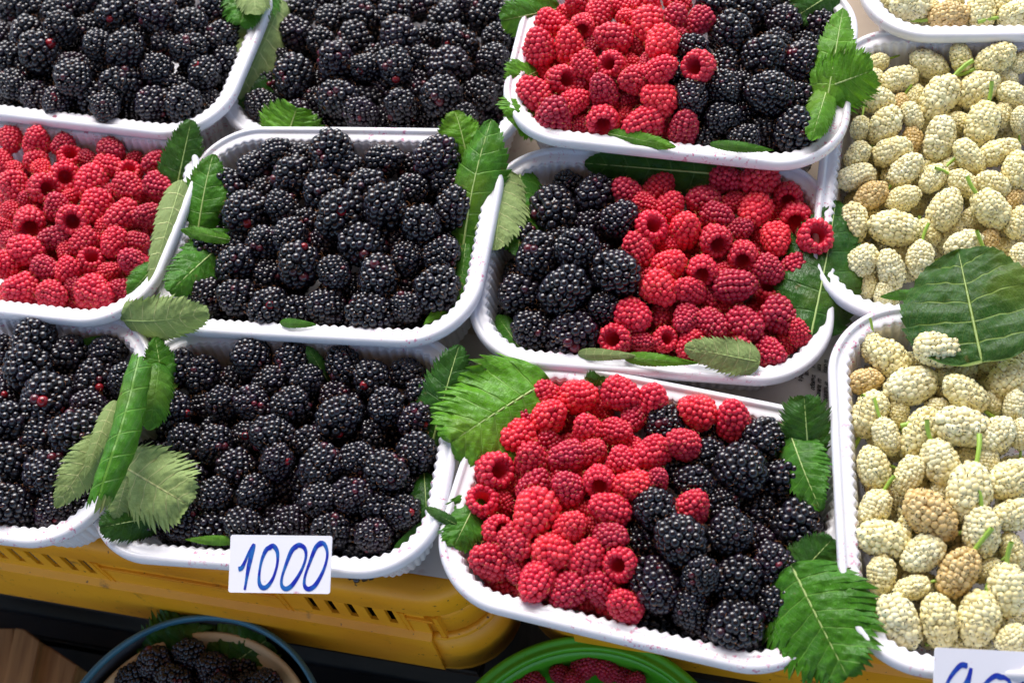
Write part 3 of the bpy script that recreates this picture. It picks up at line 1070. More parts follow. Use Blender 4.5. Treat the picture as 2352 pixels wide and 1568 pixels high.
def plastic_white():
    m=mat('white_tray_plastic',(.86,.86,.90),.28); N=NB(m)
    N.b.inputs['Subsurface Weight'].default_value=.12; N.b.inputs['Subsurface Scale'].default_value=.004; N.b.inputs['Subsurface Radius'].default_value=(1,1,1)
    tc=N.n('TexCoord'); oi=N.n('ObjectInfo')
    vm=N.n('VectorMath',operation='ADD'); N.l(tc.outputs['Object'],vm.inputs[0])
    cx=N.n('CombineXYZ'); N.l(N.math('MULTIPLY',oi.outputs['Random'],40.),cx.inputs[0]); N.l(N.math('MULTIPLY',oi.outputs['Random'],17.),cx.inputs[1]); N.l(cx.outputs[0],vm.inputs[1])
    P=vm.outputs[0]
    big=N.noise(26,2,P); small=N.noise(420,3,P,rough=.65)
    f=N.math('MULTIPLY',N.ramp(big,.50,.60),N.ramp(small,.56,.66))
    c=N.mix(N.math('MULTIPLY',f,.75),(.85,.85,.90),(.62,.05,.22))
    dots=N.n('TexVoronoi'); dots.inputs['Scale'].default_value=55; N.l(P,dots.inputs['Vector'])
    dn=N.math('LESS_THAN',dots.outputs['Distance'],.075); on=N.math('GREATER_THAN',N.noise(14,1,P),.60)
    c=N.mix(N.math('MULTIPLY',N.math('MULTIPLY',dn,on),.8),c,(.35,.01,.08))
    sm=N.ramp(N.noise(60,4,P),.55,.8)
    c=N.mix(N.math('MULTIPLY',sm,.18),c,(.55,.48,.40))
    N.l(c,N.b.inputs['Base Color'])
    tr=N.n('BsdfTranslucent'); N.l(c,tr.inputs[0]); ms=N.n('MixShader'); ms.inputs[0].default_value=.16
    N.l(N.b.outputs[0],ms.inputs[1]); N.l(tr.outputs[0],ms.inputs[2]); N.l(ms.outputs[0],N.out.inputs[0])
    N.bump(N.noise(150,2,P),.0004,.25)
    return m
M['tray']=plastic_white()
def leaf_mat(name,top,top2,vein,under,under_vein,gloss=.38,nv=7):
    m=mat(name,top,gloss); N=NB(m); N.b.inputs['Specular IOR Level'].default_value=.32
    uvn=N.n('UVMap'); sp=N.n('SeparateXYZ'); N.l(uvn.outputs[0],sp.inputs[0])
    u,v=sp.outputs[0],N.math('ABSOLUTE',N.math('SUBTRACT',sp.outputs[1],.5))   # v 0..0.5
    geo=N.n('NewGeometry'); oi=N.n('ObjectInfo')
    # side veins follow u = k/nv ; the midrib lies at v = 0
    fr=N.math('ABSOLUTE',N.math('SUBTRACT',N.math('FRACT',N.math('MULTIPLY',u,float(nv))),.5))  # 0.5 at a vein
    side=N.ramp(fr,.445,.485)
    side=N.math('MULTIPLY',side,N.ramp(v,.50,.30))
    # secondary veinlets branching off
    fr2=N.math('ABSOLUTE',N.math('SUBTRACT',N.math('FRACT',N.math('ADD',N.math('MULTIPLY',v,22.),N.math('MULTIPLY',u,9.))),.5))
    sec=N.math('MULTIPLY',N.ramp(fr2,.42,.49),.35)
    mid=N.ramp(v,.016,.007)
    cells=N.n('TexVoronoi',feature='DISTANCE_TO_EDGE'); cells.inputs['Scale'].default_value=46; cv=N.n('CombineXYZ'); N.l(u,cv.inputs[0]); N.l(N.math('MULTIPLY',v,1.3),cv.inputs[1]); N.l(N.math('MULTIPLY',oi.outputs['Random'],9.),cv.inputs[2]); N.l(cv.outputs[0],cells.inputs['Vector'])
    net=N.math('MULTIPLY',N.ramp(cells.outputs['Distance'],.09,.02),.22)
    vm=N.math('MAXIMUM',mid,N.math('MAXIMUM',N.math('MULTIPLY',side,.85),N.math('MAXIMUM',sec,net)))
    tc=N.n('TexCoord'); n1=N.noise(45,3,tc.outputs['Object'])
    n2=N.noise(140,4,tc.outputs['Object'],rough=.7); ct=N.mix(n1,top,top2); ct=N.mix(N.ramp(n2,.35,.75),tuple(x*.72 for x in top),ct)
    ct=N.mix(N.math('MULTIPLY',N.ramp(N.noise(22,2,tc.outputs['Object']),.56,.72),.35),ct,(.20,.26,.02)); ct=N.mix(N.math('MULTIPLY',vm,.6),ct,vein)
    # brown nibbled spots
    sp2=N.ramp(N.noise(130,2,tc.outputs['Object']),.70,.76); ct=N.mix(N.math('MULTIPLY',sp2,.5),ct,(.16,.12,.03))
    cu=N.mix(n1,under,tuple(x*.8 for x in under)); cu=N.mix(vm,cu,under_vein)
    bf=geo.outputs['Backfacing']
    c=N.mix(bf,ct,cu); N.l(c,N.b.inputs['Base Color'])
    N.l(N.math('ADD',N.math('ADD',N.math('MULTIPLY',bf,.25),gloss-.14),N.math('MULTIPLY',n2,.22)),N.b.inputs['Roughness'])
    h=N.math('SUBTRACT',N.noise(220,2,tc.outputs['Object']),N.math('MULTIPLY',vm,1.2))
    N.bump(h,.0007,.8)
    tr=N.n('BsdfTranslucent'); N.l(N.mix(.35,c,(.30,.45,.02)),tr.inputs[0]); ms=N.n('MixShader'); ms.inputs[0].default_value=.22
    N.l(N.b.outputs[0],ms.inputs[1]); N.l(tr.outputs[0],ms.inputs[2]); N.l(ms.outputs[0],N.out.inputs[0])
    return m
UN=(.32,.46,.15); UV=(.58,.62,.28)
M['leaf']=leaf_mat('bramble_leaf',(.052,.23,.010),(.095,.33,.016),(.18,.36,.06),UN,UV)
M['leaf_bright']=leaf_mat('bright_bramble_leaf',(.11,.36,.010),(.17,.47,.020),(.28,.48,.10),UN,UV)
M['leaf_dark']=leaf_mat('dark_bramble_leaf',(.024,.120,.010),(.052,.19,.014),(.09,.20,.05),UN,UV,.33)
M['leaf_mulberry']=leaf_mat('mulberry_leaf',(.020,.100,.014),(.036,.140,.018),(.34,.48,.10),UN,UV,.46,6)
M['rib']=mat('leaf_midrib',(.34,.46,.14),.45)
def plastic(name,c1,c2,rough,dirt=(.10,.07,.03),amt=.5,tr=0.):
    m=mat(name,c1,rough); N=NB(m); tc=N.n('TexCoord'); P=tc.outputs['Object']
    c=N.mix(N.ramp(N.noise(9,4,P),.35,.7),c1,c2)
    c=N.mix(N.math('MULTIPLY',N.ramp(N.noise(55,5,P,rough=.7),.58,.80),amt),c,dirt)
    c=N.mix(N.math('MULTIPLY',N.ramp(N.noise(300,2,P),.70,.76),amt),c,tuple(x*.4 for x in dirt))
    N.l(c,N.b.inputs['Base Color']); N.l(N.math('ADD',N.math('MULTIPLY',N.noise(40,3,P),.25),rough-.1),N.b.inputs['Roughness'])
    N.bump(N.noise(260,3,P),.0004,.3)
    return m
M['yellow']=plastic('yellow_crate_plastic',(.80,.35,.008),(.60,.21,.008),.45,(.08,.035,.015),1.0)
M['dark']=plastic('black_crate_plastic',(.016,.015,.016),(.026,.022,.020),.5,(.05,.035,.03),.5)
M['blue']=plastic('blue_rim_plastic',(.035,.13,.19),(.05,.16,.23),.3,amt=.2)
M['beige']=plastic('beige_basket_plastic',(.64,.46,.24),(.54,.38,.19),.5,amt=.25)
M['green']=plastic('green_bowl_plastic',(.07,.33,.015),(.09,.40,.02),.28,(.03,.10,.01),.25)
M['asphalt']=plastic('stone_paving',(.34,.30,.26),(.27,.24,.21),.8)
def wood():
    m=mat('raw_wood',(.5,.3,.13),.65); N=NB(m); tc=N.n('TexCoord'); mp=N.n('Mapping'); mp.inputs['Scale'].default_value=(6,90,90); N.l(tc.outputs['Object'],mp.inputs[0])
    n=N.noise(1.6,4,mp.outputs[0]); c=N.mix(N.ramp(n,.3,.7),(.54,.29,.11),(.28,.13,.045)); N.l(c,N.b.inputs['Base Color']); N.bump(n,.0008,.5)
    return m
M['wood']=wood()
def paper(name,c1,c2):
    m=mat(name,c1,.85); N=NB(m); tc=N.n('TexCoord'); P=tc.outputs['Object']
    c=N.mix(N.ramp(N.noise(18,4,P),.35,.7),c1,c2); c=N.mix(N.math('MULTIPLY',N.ramp(N.noise(60,3,P),.66,.74),.5),c,(.30,.10,.10)); N.l(c,N.b.inputs['Base Color'])
    N.bump(N.noise(30,3,P),.002,.5)
    return m
M['paper']=paper('newsprint',(.74,.70,.67),(.66,.62,.59))
M['board']=paper('grey_cardboard',(.50,.41,.32),(.40,.32,.24))
M['paleboard']=paper('pale_cardboard',(.62,.57,.53),(.55,.50,.45))
M['ink']=mat('printing_ink',(.02,.02,.022),.8)
def card_mat():
    m=mat('price_card',(.80,.80,.86),.45); N=NB(m); tc=N.n('TexCoord'); P=tc.outputs['Object']
    c=N.mix(N.math('MULTIPLY',N.ramp(N.noise(110,3,P),.67,.74),.7),(.80,.80,.87),(.50,.08,.20)); c=N.mix(N.math('MULTIPLY',N.ramp(N.noise(40,3,P),.5,.8),.25),c,(.62,.60,.60)); N.l(c,N.b.inputs['Base Color'])
    return m
M['card']=card_mat()
def marker():
    m=mat('blue_marker_ink',(.008,.03,.42),.35); N=NB(m); tc=N.n('TexCoord')
    c=N.mix(N.ramp(N.noise(220,2,tc.outputs['Object']),.4,.65),(.004,.02,.36),(.01,.12,.42)); N.l(c,N.b.inputs['Base Color'])
    return m
M['marker']=marker()
# ------------------------------------------------------------------ setting
BULGE=[]
def zat(x,y,z):
    for bx,by,hh,ss in BULGE: z+=hh*math.exp(-((x-bx)**2+(y-by)**2)/(2*ss*ss))
    return z
def sheet(name,pts,z,m,label,cat,kind=None,n=40,rough=.0008,bul=False):
    "a paper sheet with a slightly uneven surface over a quadrilateral"
    a,b,c_,d_=[Vector((p[0],p[1],0)) for p in pts]; V=[];F=[]
    for j in range(n+1):
        for i in range(n+1):
            s,t=i/n,j/n; P=(a*(1-s)+b*s)*(1-t)+(d_*(1-s)+c_*s)*t
            h=rough*(math.sin(P.x*61+P.y*23)+math.sin(P.x*17-P.y*71+2))*.5
            V.append((P.x,P.y,(zat(P.x,P.y,z) if bul else z)+h))
    for j in range(n):
        for i in range(n): k=j*(n+1)+i; F.append((k,k+1,k+n+2,k+n+1))
    o=link(name,mesh(name,V,F),m); tag(o,label,cat,None,kind); return o
g=link('ground',mesh('ground',[(-40,-40,-.75),(40,-40,-.75),(40,40,-.75),(-40,40,-.75)],[(0,1,2,3)],False),M['asphalt']); g['kind']='structure'
EX=Vector((.9114,-.4115,0)); EN=Vector((-.4115,-.9114,0))     # along the crate front / out of it
def cr(a,b,z): return EX*a+EN*b+Vector((0,0,z))
FRONT=at(574,1463,-.088).dot(EN)
RIGHT=at(1204,1514,-.088).dot(EX)+.004
ZT=-.062
def rrect(a0,a1,b0,b1,r,n=8):
    pts=[]
    for cx,cy,t0 in((a1-r,b1-r,0),(a0+r,b1-r,90),(a0+r,b0+r,180),(a1-r,b0+r,270)):
        for k in range(n+1):
            t=R(t0+90*k/n); pts.append((cx+r*math.cos(t),cy+r*math.sin(t)))
    return pts
def loft(rings):
    V=[];F=[];n=len(rings[0])
    for rg in rings: V+=rg
    for j in range(len(rings)-1):
        for i in range(n): k=(i+1)%n; F.append((j*n+i,j*n+k,(j+1)*n+k,(j+1)*n+i))
    return V,F
def boxm(name,c,sx,sy,sz,ax=EX,ay=EN,az=Vector((0,0,1)),bev=.0008):
    bm=bmesh.new(); bmesh.ops.create_cube(bm,size=1)
    for v in bm.verts: v.co=c+ax*v.co.x*sx+ay*v.co.y*sy+az*v.co.z*sz
    if bev: bmesh.ops.bevel(bm,geom=bm.edges[:],offset=bev,segments=2,affect='EDGES',profile=.6)
    bmesh.ops.recalc_face_normals(bm,faces=bm.faces)
    me=bpy.data.meshes.new(name); bm.to_mesh(me); bm.free(); return me
RIBS=[at(x,y,-.09).dot(EX) for x,y in ((228,1425),(690,1490),(1000,1541),(1085,1552),(1650,1650),(1900,1690))]
SLOTS=[(at(-60,1360,-.09).dot(EX),at(222,1420,-.09).dot(EX)),(at(745,1500,-.09).dot(EX),at(985,1540,-.09).dot(EX)),(at(1390,1560,-.09).dot(EX),at(1600,1640,-.09).dot(EX))]
def crate(a0,a1,b1,label,dep=.40,right_slots=True):
    root=tag(empty('plastic_crate'),label,'crate','yellow plastic crates under the trays')
    b0=b1-dep
    def ring(off,z): return [tuple(cr(x,y,z)) for x,y in rrect(a0+off,a1-off,b0+off,b1-off,max(.035-off,.006))]
    lip=loft([ring(.026,ZT-.004),ring(.024,ZT),ring(.006,ZT),ring(.002,ZT-.0015),ring(.0004,ZT-.005),ring(0,ZT-.024),ring(.0012,ZT-.0255),ring(.004,ZT-.0255)])
    link('rim',mesh('rim',*lip),M['yellow'],root)
    # recessed side wall with a row of slots cut in it near the rim
    bw=b1-.0035; zt,zb=ZT-.0255,ZT-.108
    V=[];F=[]
    L=a1-a0-.07; ns=int(L/.0057)
    xs=[a0+.035+L*i/ns for i in range(ns+1)]
    zs=[zt,ZT-.0262,ZT-.049,ZT-.058,ZT-.061,zb]
    bb=[bw,bw,bw+.0005,bw+.001,bw+.005,bw+.0065]
    def P(i,j): return tuple(cr(xs[i],bb[j],zs[j]))
    idx={}
    def vid(i,j,dx=0):
        k=(i,j,dx)
        if k not in idx: idx[k]=len(V); V.append(tuple(cr(xs[i]+dx,bb[j],zs[j])))
        return idx[k]
    for i in range(ns):
        w=.0005
        xm=(xs[i]+xs[i+1])/2; slot=i%2==0 and any(p<xm<q for p,q in SLOTS)
        for j in range(5):
            if slot and j==1: 
                F.append((vid(i,j),vid(i,j,w),vid(i,j+1,w),vid(i,j+1))); F.append((vid(i+1,j,-w),vid(i+1,j),vid(i+1,j+1),vid(i+1,j+1,-w)))
            else: F.append((vid(i,j),vid(i+1,j),vid(i+1,j+1),vid(i,j+1)))
    me=solid(mesh('side_wall',V,F,False),.002,'side_wall'); link('side_wall',me,M['yellow'],root)
    # rounded corner wall and the other sides
    for (o0,o1,z0_,z1_) in ((.0034,.0025,zt,ZT-.058),(.0025,-.0015,ZT-.058,ZT-.061),(-.0015,-.003,ZT-.061,zb)):
        rg=[[p for p in ring(o,z)] for o,z in ((o0,z0_),(o1,z1_))]
        n=len(rg[0]); V=rg[0]+rg[1]; F=[]
        for i in range(n):
            if i==8: continue                     # the front span is the slotted wall
            k=(i+1)%n; F.append((i,k,n+k,n+i))
        link('corner_wall',solid(mesh('corner_wall',V,F),.002,'corner_wall'),M['yellow'],root)
    rg=[ring(-.003,zb),ring(-.003,zb-.004),ring(0,zb-.006),ring(.02,zb-.006)]
    link('bottom_edge',mesh('bottom_edge',*loft(rg)),M['yellow'],root)
    # upright stiffening ribs, a pair round each plain panel
    for xa in RIBS:
        if not a0+.05<xa<a1-.02: continue
        link('rib',boxm('rib',cr(xa,bw+.0012,ZT-.043),.0030,.0030,.0335,bev=.0007),M['yellow'],root)
    for xa,xb in zip(RIBS[::2],RIBS[1::2]):
        if a0+.05<xa and xb<a1-.02: link('ledge',boxm('ledge',cr((xa+xb)/2,bw+.0006,ZT-.034),xb-xa-.004,.0045,.003,bev=.0007),M['yellow'],root)
    return root
crate(RIGHT-.60,RIGHT,FRONT,'worn yellow plastic crate under the left trays, slotted side toward the viewer')
crate(RIGHT+.005,RIGHT+.605,FRONT-.023,'yellow plastic crate under the mixed and mulberry trays, left corner behind the green bowl')
# black crates stacked below
for a,lab in ((RIGHT-.60,'black plastic crate in shade below the left yellow crate'),(RIGHT+.02,'black plastic crate in shade behind the green bowl')):
    root=tag(empty('black_crate'),lab,'crate','black crates carrying the yellow ones')
    link('body',boxm('body',cr(a+.29,FRONT-.22,-.46),.56,.40,.57,bev=.004),M['dark'],root)
    for q in range(4):
        link('ridge',boxm('ridge',cr(a+.29,FRONT-.015,-.215-.11*q),.57,.012,.012,bev=.002),M['dark'],root)
rt_=tag(empty('black_crate'),'added low black crate hiding bright paving, carrying the wooden crate, basket and bowl','crate','black crates carrying the yellow ones')  # dark support added under basket and bowl, keeps the bright ground from showing
link('body',boxm('body',cr(RIGHT-.05,FRONT+.20,-.53),1.3,.38,.43,bev=.006),M['dark'],rt_)
link('rim',boxm('rim',cr(RIGHT-.05,FRONT+.20,-.312),1.32,.39,.012,bev=.003),M['dark'],rt_)
# paper over the crates
def quad(a0,a1,b0,b1): return [tuple(cr(x,y,0)) for x,y in ((a0,b0),(a1,b0),(a1,b1),(a0,b1))]
bd=sheet('cardboard_sheet',quad(RIGHT-.62,RIGHT+.62,FRONT-.60,FRONT-.10),-.0612,M['board'],'grey brown cardboard lining under the rear trays','cardboard')
pe=at(1050,1436,-.060).dot(EN)
pale=sheet('pale_cardboard',quad(at(900,1420,-.06).dot(EX)-.06,RIGHT+.14,FRONT-.16,pe),-.0604,M['paleboard'],'pale cardboard edge between the 1000 tray and the front mixed tray','cardboard')

# unseen awning, added over the stall: it keeps the high sky off the fruit, which is lit from under its far edge
aw=tag(empty('added_awning',(0,.2,2.0)),'unseen orange brown canvas awning added over the stall to block high sky','awning')
V=[];F=[]
for j in range(9):
    for i in range(25): V.append((-2.6+5.2*i/24,-1.9+3.1*j/8,.12*math.sin(j/8*math.pi)-.02*math.cos(i*math.pi/4)))
for j in range(8):
    for i in range(24): k=j*25+i; F.append((k,k+1,k+26,k+25))
link('canvas',solid(mesh('canvas',V,F),.004,'canvas'),mat('added_awning_canvas',(.46,.30,.17),.9),aw)  # canvas of the added awning, its tone chosen for warm fill from above
for x in(-2.55,2.55):
    for y in(-1.85,1.15):
        Vp,Fp=[],[]
        o=link('pole',boxm('pole',Vector((x,y+0,-1.375)),.04,.04,2.7,Vector((1,0,0)),Vector((0,1,0)),bev=.004),M['dark'],aw)
# the pages are pushed up a little where they show between the trays, raised to catch more light
for px,py,hh,ss in ((1990,985,.026,.014),(440,830,.022,.013),(505,360,.014,.014),(1130,1200,.012,.010)):
    P=at(px,py,-.05); BULGE.append((P.x,P.y,hh,ss))
def news(name,corners,z,label):
    o=sheet(name,corners,z,M['paper'],label,'newspaper',rough=.0003,bul=True); return o
def textline(par,body,x,y,z,x2,y2,size=.0033,sx=.66):
    "one printed line that starts at photograph pixel x,y and runs toward x2,y2"
    c=bpy.data.curves.new('print_line','FONT'); c.body=body; c.size=size; c.resolution_u=2; c.offset=size*.035
    o=bpy.data.objects.new('tmp',c); col.objects.link(o)
    dg=bpy.context.evaluated_depsgraph_get(); me=bpy.data.meshes.new_from_object(o.evaluated_get(dg)); bpy.data.objects.remove(o)
    a=at(x,y,z); b=at(x2,y2,z); ex=(b-a).normalized(); ey=Vector((-ex.y,ex.x,0))
    me.transform(Matrix(((ex.x*sx,ey.x,0,a.x),(ex.y*sx,ey.y,0,a.y),(0,0,1,z),(0,0,0,1))))
    for v in me.vertices: v.co.z+=zat(v.co.x,v.co.y,0)
    me.materials.clear(); me.name='print_line'
    return link('print_line',me,M['ink'],par)
ZN=-.0596
c=[at(1640,880,ZN),at(1930,1240,ZN),at(2200,1130,ZN),at(2100,700,ZN)]
n1=news('newspaper',[(p.x,p.y) for p in c],ZN,'newspaper page with upright columns of small print between the mixed and mulberry trays')
ZP=ZN+.0009
def tz(line,par=n1): textline(par,*line)
ox,oy,s=1750,860,.17007
for body,x,y in (('ейч',885,742),('заш',985,752),('хутр',1085,782),('ем себ',1180,800),('йчас.',1265,818),(', о чем',1365,838),('е радует',1460,880),('вать.',1555,760),('обоиться,',1645,945),('инила, что',1735,990),('и сделать, но',1835,1060),
                 ('ше',1570,515),('те те',1660,525),('макси',1755,535),('убедить ее',1850,545)):
    textline(n1,body,ox+x*s,oy+y*s,ZP,ox+(x+22)*s,oy+(y-300)*s)
W_=['ейч заш хутр','ем себ йчас','о чем радует','вать обоиться','инила, что','и сделать, но','убедить ее','те те макси']
n2=news('newspaper',[tuple(p[:2]) for p in (at(310,900,ZN),at(560,1000,ZN),at(560,740,ZN),at(330,700,ZN))],ZN,'newspaper scrap with dark print between the raspberry tray and the middle blackberry tray')
for i in range(11): textline(n2,W_[i%8],352+i*15,905,ZP,352+i*15+45,905-120,.0036)
n3=news('newspaper',[tuple(p[:2]) for p in (at(420,460,ZN+.0003),at(620,460,ZN+.0003),at(640,260,ZN+.0003),at(420,260,ZN+.0003))],ZN+.0003,'newspaper scrap with dark print below the back left blackberry tray')
for i in range(10): textline(n3,W_[(i*3)%8],450+i*14,440,ZP+.0003,450+i*14+30,440-110,.0034)
n4=news('newspaper',[tuple(p[:2]) for p in (at(1085,1240,ZN+.0003),at(1180,1270,ZN+.0003),at(1240,1040,ZN+.0003),at(1120,1030,ZN+.0003))],ZN+.0003,'newspaper strip between the 1000 tray and the front mixed tray')
for i,b in enumerate(('ении со','чем','радует')): textline(n4,b,1122+i*18,1210,ZP+.0003,1122+i*18+14,1210-110,.0040)
# ------------------------------------------------------------------ trays
HX,HY,TR_=.095,TRAY_D/2,TRAY_R
def perim():
    S=[];C_=[];Nn=[];step=.00052
    hx,hy=HX-TR_,HY-TR_; segs=[]
    per=[('s',(hx,-hy),(hx,hy),(1,0)),('c',(hx,hy),0),('s',(hx,hy),(-hx,hy),(0,1)),('c',(-hx,hy),90),('s',(-hx,hy),(-hx,-hy),(-1,0)),('c',(-hx,-hy),180),('s',(-hx,-hy),(hx,-hy),(0,-1)),('c',(hx,-hy),270)]
    ph=0.;FL=.0050
    for q in per:
        if q[0]=='s':
            L=math.hypot(q[2][0]-q[1][0],q[2][1]-q[1][1]); nf=max(1,round(L/FL)); n=nf*8
            for i in range(n):
                t=i/n; C_.append((q[1][0]+(q[2][0]-q[1][0])*t,q[1][1]+(q[2][1]-q[1][1])*t)); Nn.append(q[3]); S.append(ph+nf*t)
            ph+=nf
        else:
            L=(TR_-.010)*math.pi/2; nf=round(L/FL); n=nf*8
            for i in range(n):
                t=i/n; a=R(q[2]+90*t); C_.append(q[1]); Nn.append((math.cos(a),math.sin(a))); S.append(ph+nf*t)
            ph+=nf
    return np.array(C_),np.array(Nn),np.array(S)
PC,PN,PS=perim()
def tring(off,z,fl):
    d=TR_-off+fl*.00065*np.cos(2*math.pi*PS)
    P=PC+PN*d[:,None]
    bul=.0006
    P=P+np.c_[-bul*np.sign(P[:,0])*(P[:,1]/HY)**2,-bul*np.sign(P[:,1])*(P[:,0]/HX)**2]
    return np.c_[P,np.full(len(P),z)]
def tpart(name,prof,cap=False,t=.0006):
    n=len(PS); V=np.concatenate([tring(*q) for q in prof]); F=[]
    i=np.arange(n);k=(i+1)%n
    for j in range(len(prof)-1): F.append(np.c_[j*n+i,j*n+k,(j+1)*n+k,(j+1)*n+i])
    me=mesh(name,V,np.concatenate(F))
    if cap:
        me2=bmesh.new(); me2.from_mesh(me); me2.verts.ensure_lookup_table()
        me2.faces.new([me2.verts[(len(prof)-1)*n+q] for q in range(0,n)])
        me2.to_mesh(me); me2.free()
    m2=solid(me,t,name); m2.polygons.foreach_set('use_smooth',[True]*len(m2.polygons)); return m2
RIM=tpart('rim',[(.0006,-.0062,0),(.0001,-.0050,0),(.0000,-.0030,0),(.0004,-.0012,0),(.0014,-.0002,0),(.0028,0,0),(.0036,-.0003,0),(.0041,-.0014,0),(.0046,-.0018,0),(.0070,-.0015,.05),(.0086,-.0017,.4),(.0093,-.0020,.8),(.0099,-.0028,1)])
WALL=tpart('fluted_wall',[(.0099,-.0028,1),(.0104,-.0042,1),(.0112,-.009,1),(.0128,-.018,1),(.0148,-.029,1),(.0165,-.040,.9),(.0178,-.046,.7),(.0200,-.0495,.3),(.0230,-.0508,0)])
FLOOR=tpart('tray_floor',[(.0230,-.0508,0),(.0260,-.0510,0),(.0262,-.0502,0),(.0300,-.0502,0)],True)
for me in (RIM,WALL,FLOOR): me.materials.append(M['tray'])
TL={'T1':'white tray of blackberries at the back left corner',
'T2':'white tray of blackberries in the back row, beside the back mixed tray',
'T3':'white mixed tray in the back row, raspberries left and blackberries right',
'T4':'white tray filled with raspberries only, at the left edge',
'T5':'white tray of blackberries beside the raspberry tray, a tall green leaf at its right',
'T6':'white mixed tray in the middle row, blackberries left and raspberries right',
'T7':'white tray of blackberries at the left edge, beside the rolled green leaf',
'T8':'white tray of blackberries behind the 1000 price card',
'T9':'white mixed tray at the front, tilted, above the green bowl',
'M1':'white tray of mulberries at the back right corner',
'M2':'white tray of mulberries with a big dark leaf at its front',
'M3':'white tray of mulberries at the front behind the second price card'}
def euler_of(n):
    x,y,z,a,tx,ty=TRAYS[n]
    nrm=Vector((-tx,-ty,1)).normalized(); ex=Vector((1,0,tx)).normalized(); ey=nrm.cross(ex)
    return Matrix.Rotation(a,3,'Z')@Matrix((ex,ey,nrm)).transposed()
TM={}
for n in TRAYS:
    x,y,z,a,tx,ty=TRAYS[n]
    o=empty('berry_tray',(x,y,z)); mm=euler_of(n); o.rotation_euler=mm.to_euler(); tag(o,TL[n],'tray','white plastic berry trays')
    TM[n]=Matrix.Translation((x,y,z))@mm.to_4x4()
    for nm,me in (('rim',RIM),('fluted_wall',WALL),('tray_floor',FLOOR)): link(nm,me,None,o)
# ------------------------------------------------------------------ berries
rs=np.random.RandomState(5)
def ico(sub):
    bm=bmesh.new(); bmesh.ops.create_icosphere(bm,subdivisions=sub,radius=1)
    V=np.array([v.co[:] for v in bm.verts]); F=np.array([[v.index for v in f.verts] for f in bm.faces]); bm.free(); return V,F
ICO={1:ico(1),2:ico(2),3:ico(3)}
def rows(profile,sp,jit,lump,rs,tipclose=True):
    "centres of drupelets in staggered rings along a profile of (radius, z)"
    pr=np.array(profile,float); seg=np.hypot(*np.diff(pr,axis=0).T); cum=np.r_[0,np.cumsum(seg)]; L=cum[-1]
    nr=max(2,round(L/(sp*.87))); out=[]
    ph=[rs.uniform(0,6.28) for _ in range(4)]
    for j in range(nr+1):
        s=L*j/nr; q=np.interp(s,cum,pr[:,0]); z=np.interp(s,cum,pr[:,1])
        e=.02; dq=np.interp(min(L,s+e),cum,pr[:,0])-np.interp(max(0,s-e),cum,pr[:,0]); dz=np.interp(min(L,s+e),cum,pr[:,1])-np.interp(max(0,s-e),cum,pr[:,1])
        nn=np.array([-dz,dq]); nn/=np.linalg.norm(nn)+1e-9     # outward normal in the profile plane
        cnt=max(1,round(2*math.pi*q/sp)) if q>sp*.35 else 1
        off=rs.uniform(0,6.28)
        for i in range(cnt):
            a=off+2*math.pi*(i+(.5 if j%2 else 0))/cnt+rs.normal(0,jit*sp/max(q,.2))
            zz=z+rs.normal(0,jit*sp)
            k=1+lump*(math.sin(2*a+ph[0])*.5+math.sin(3*a+ph[1]+zz*3)*.4+math.sin(zz*4+ph[2])*.5)
            P=np.array([q*math.cos(a)*k,q*math.sin(a)*k,zz*(1+lump*.3*math.sin(a+ph[3]))])
            Nn=np.array([nn[0]*math.cos(a),nn[0]*math.sin(a),nn[1]])
            if cnt==1 and q<sp: Nn=np.array([0,0,1. if z>0 else -1.])
            out.append((P,Nn))
    return out
def drupe_mesh(name,ctr,rad,stretch,sub,rs,jit=.1,half=False):
    Vs,Fs=ICO[sub]; VV=[];FF=[];TT=[];b=0; info=[]
    for P,Nn in ctr:
        if half and P[2]<-.45: continue
        r=rad*(1+rs.uniform(-jit,jit)); t=rs.rand()
        sc_=1+(stretch-1)*1.0
        V=Vs*r; dn=V@Nn; V=V+np.outer(dn*(sc_-1),Nn)+P+Nn*r*rs.uniform(-.15,.15)
        VV.append(V);FF.append(Fs+b);b+=len(V);TT.append(np.full(len(V),t)); info.append((P,Nn,r*sc_))
    return np.concatenate(VV),np.concatenate(FF),np.concatenate(TT),info
def lathe(prof,n,wob=0,rs=None):
    V=[];F=[]
    for j,(q,z) in enumerate(prof):
        for i in range(n):
            a=2*math.pi*i/n; k=1+wob*math.cos(a*14)*(1 if q>.1 else 0)
            V.append((q*k*math.cos(a),q*k*math.sin(a),z))
    for j in range(len(prof)-1):
        for i in range(n): k=(i+1)%n; F.append((j*n+i,j*n+k,(j+1)*n+k)); F.append((j*n+i,(j+1)*n+k,(j+1)*n+i))
    return np.array(V),np.array(F)
def finish(name,V,F,T,m):
    me=mesh(name,V,F); a=me.attributes.new('tone','FLOAT','POINT'); a.data.foreach_set('value',T.astype(np.float32)); me.materials.append(m); return me
def tube(pts,rad,sides=3,taper=.5):
    pts=[np.array(p,float) for p in pts]; V=[];F=[];n=len(pts)
    up=np.array([.31,.54,.78])
    for i,p in enumerate(pts):
        t=pts[min(n-1,i+1)]-pts[max(0,i-1)]; t/=np.linalg.norm(t)+1e-12
        a=np.cross(t,up); a/=np.linalg.norm(a)+1e-12; b=np.cross(t,a); r=rad*(1-(1-taper)*i/(n-1))
        for k in range(sides): th=2*math.pi*k/sides; V.append(p+r*(math.cos(th)*a+math.sin(th)*b))
    for i in range(n-1):
        for k in range(sides):
            l=(k+1)%sides; F.append((i*sides+k,i*sides+l,(i+1)*sides+l)); F.append((i*sides+k,(i+1)*sides+l,(i+1)*sides+k))
    return np.array(V),np.array(F)
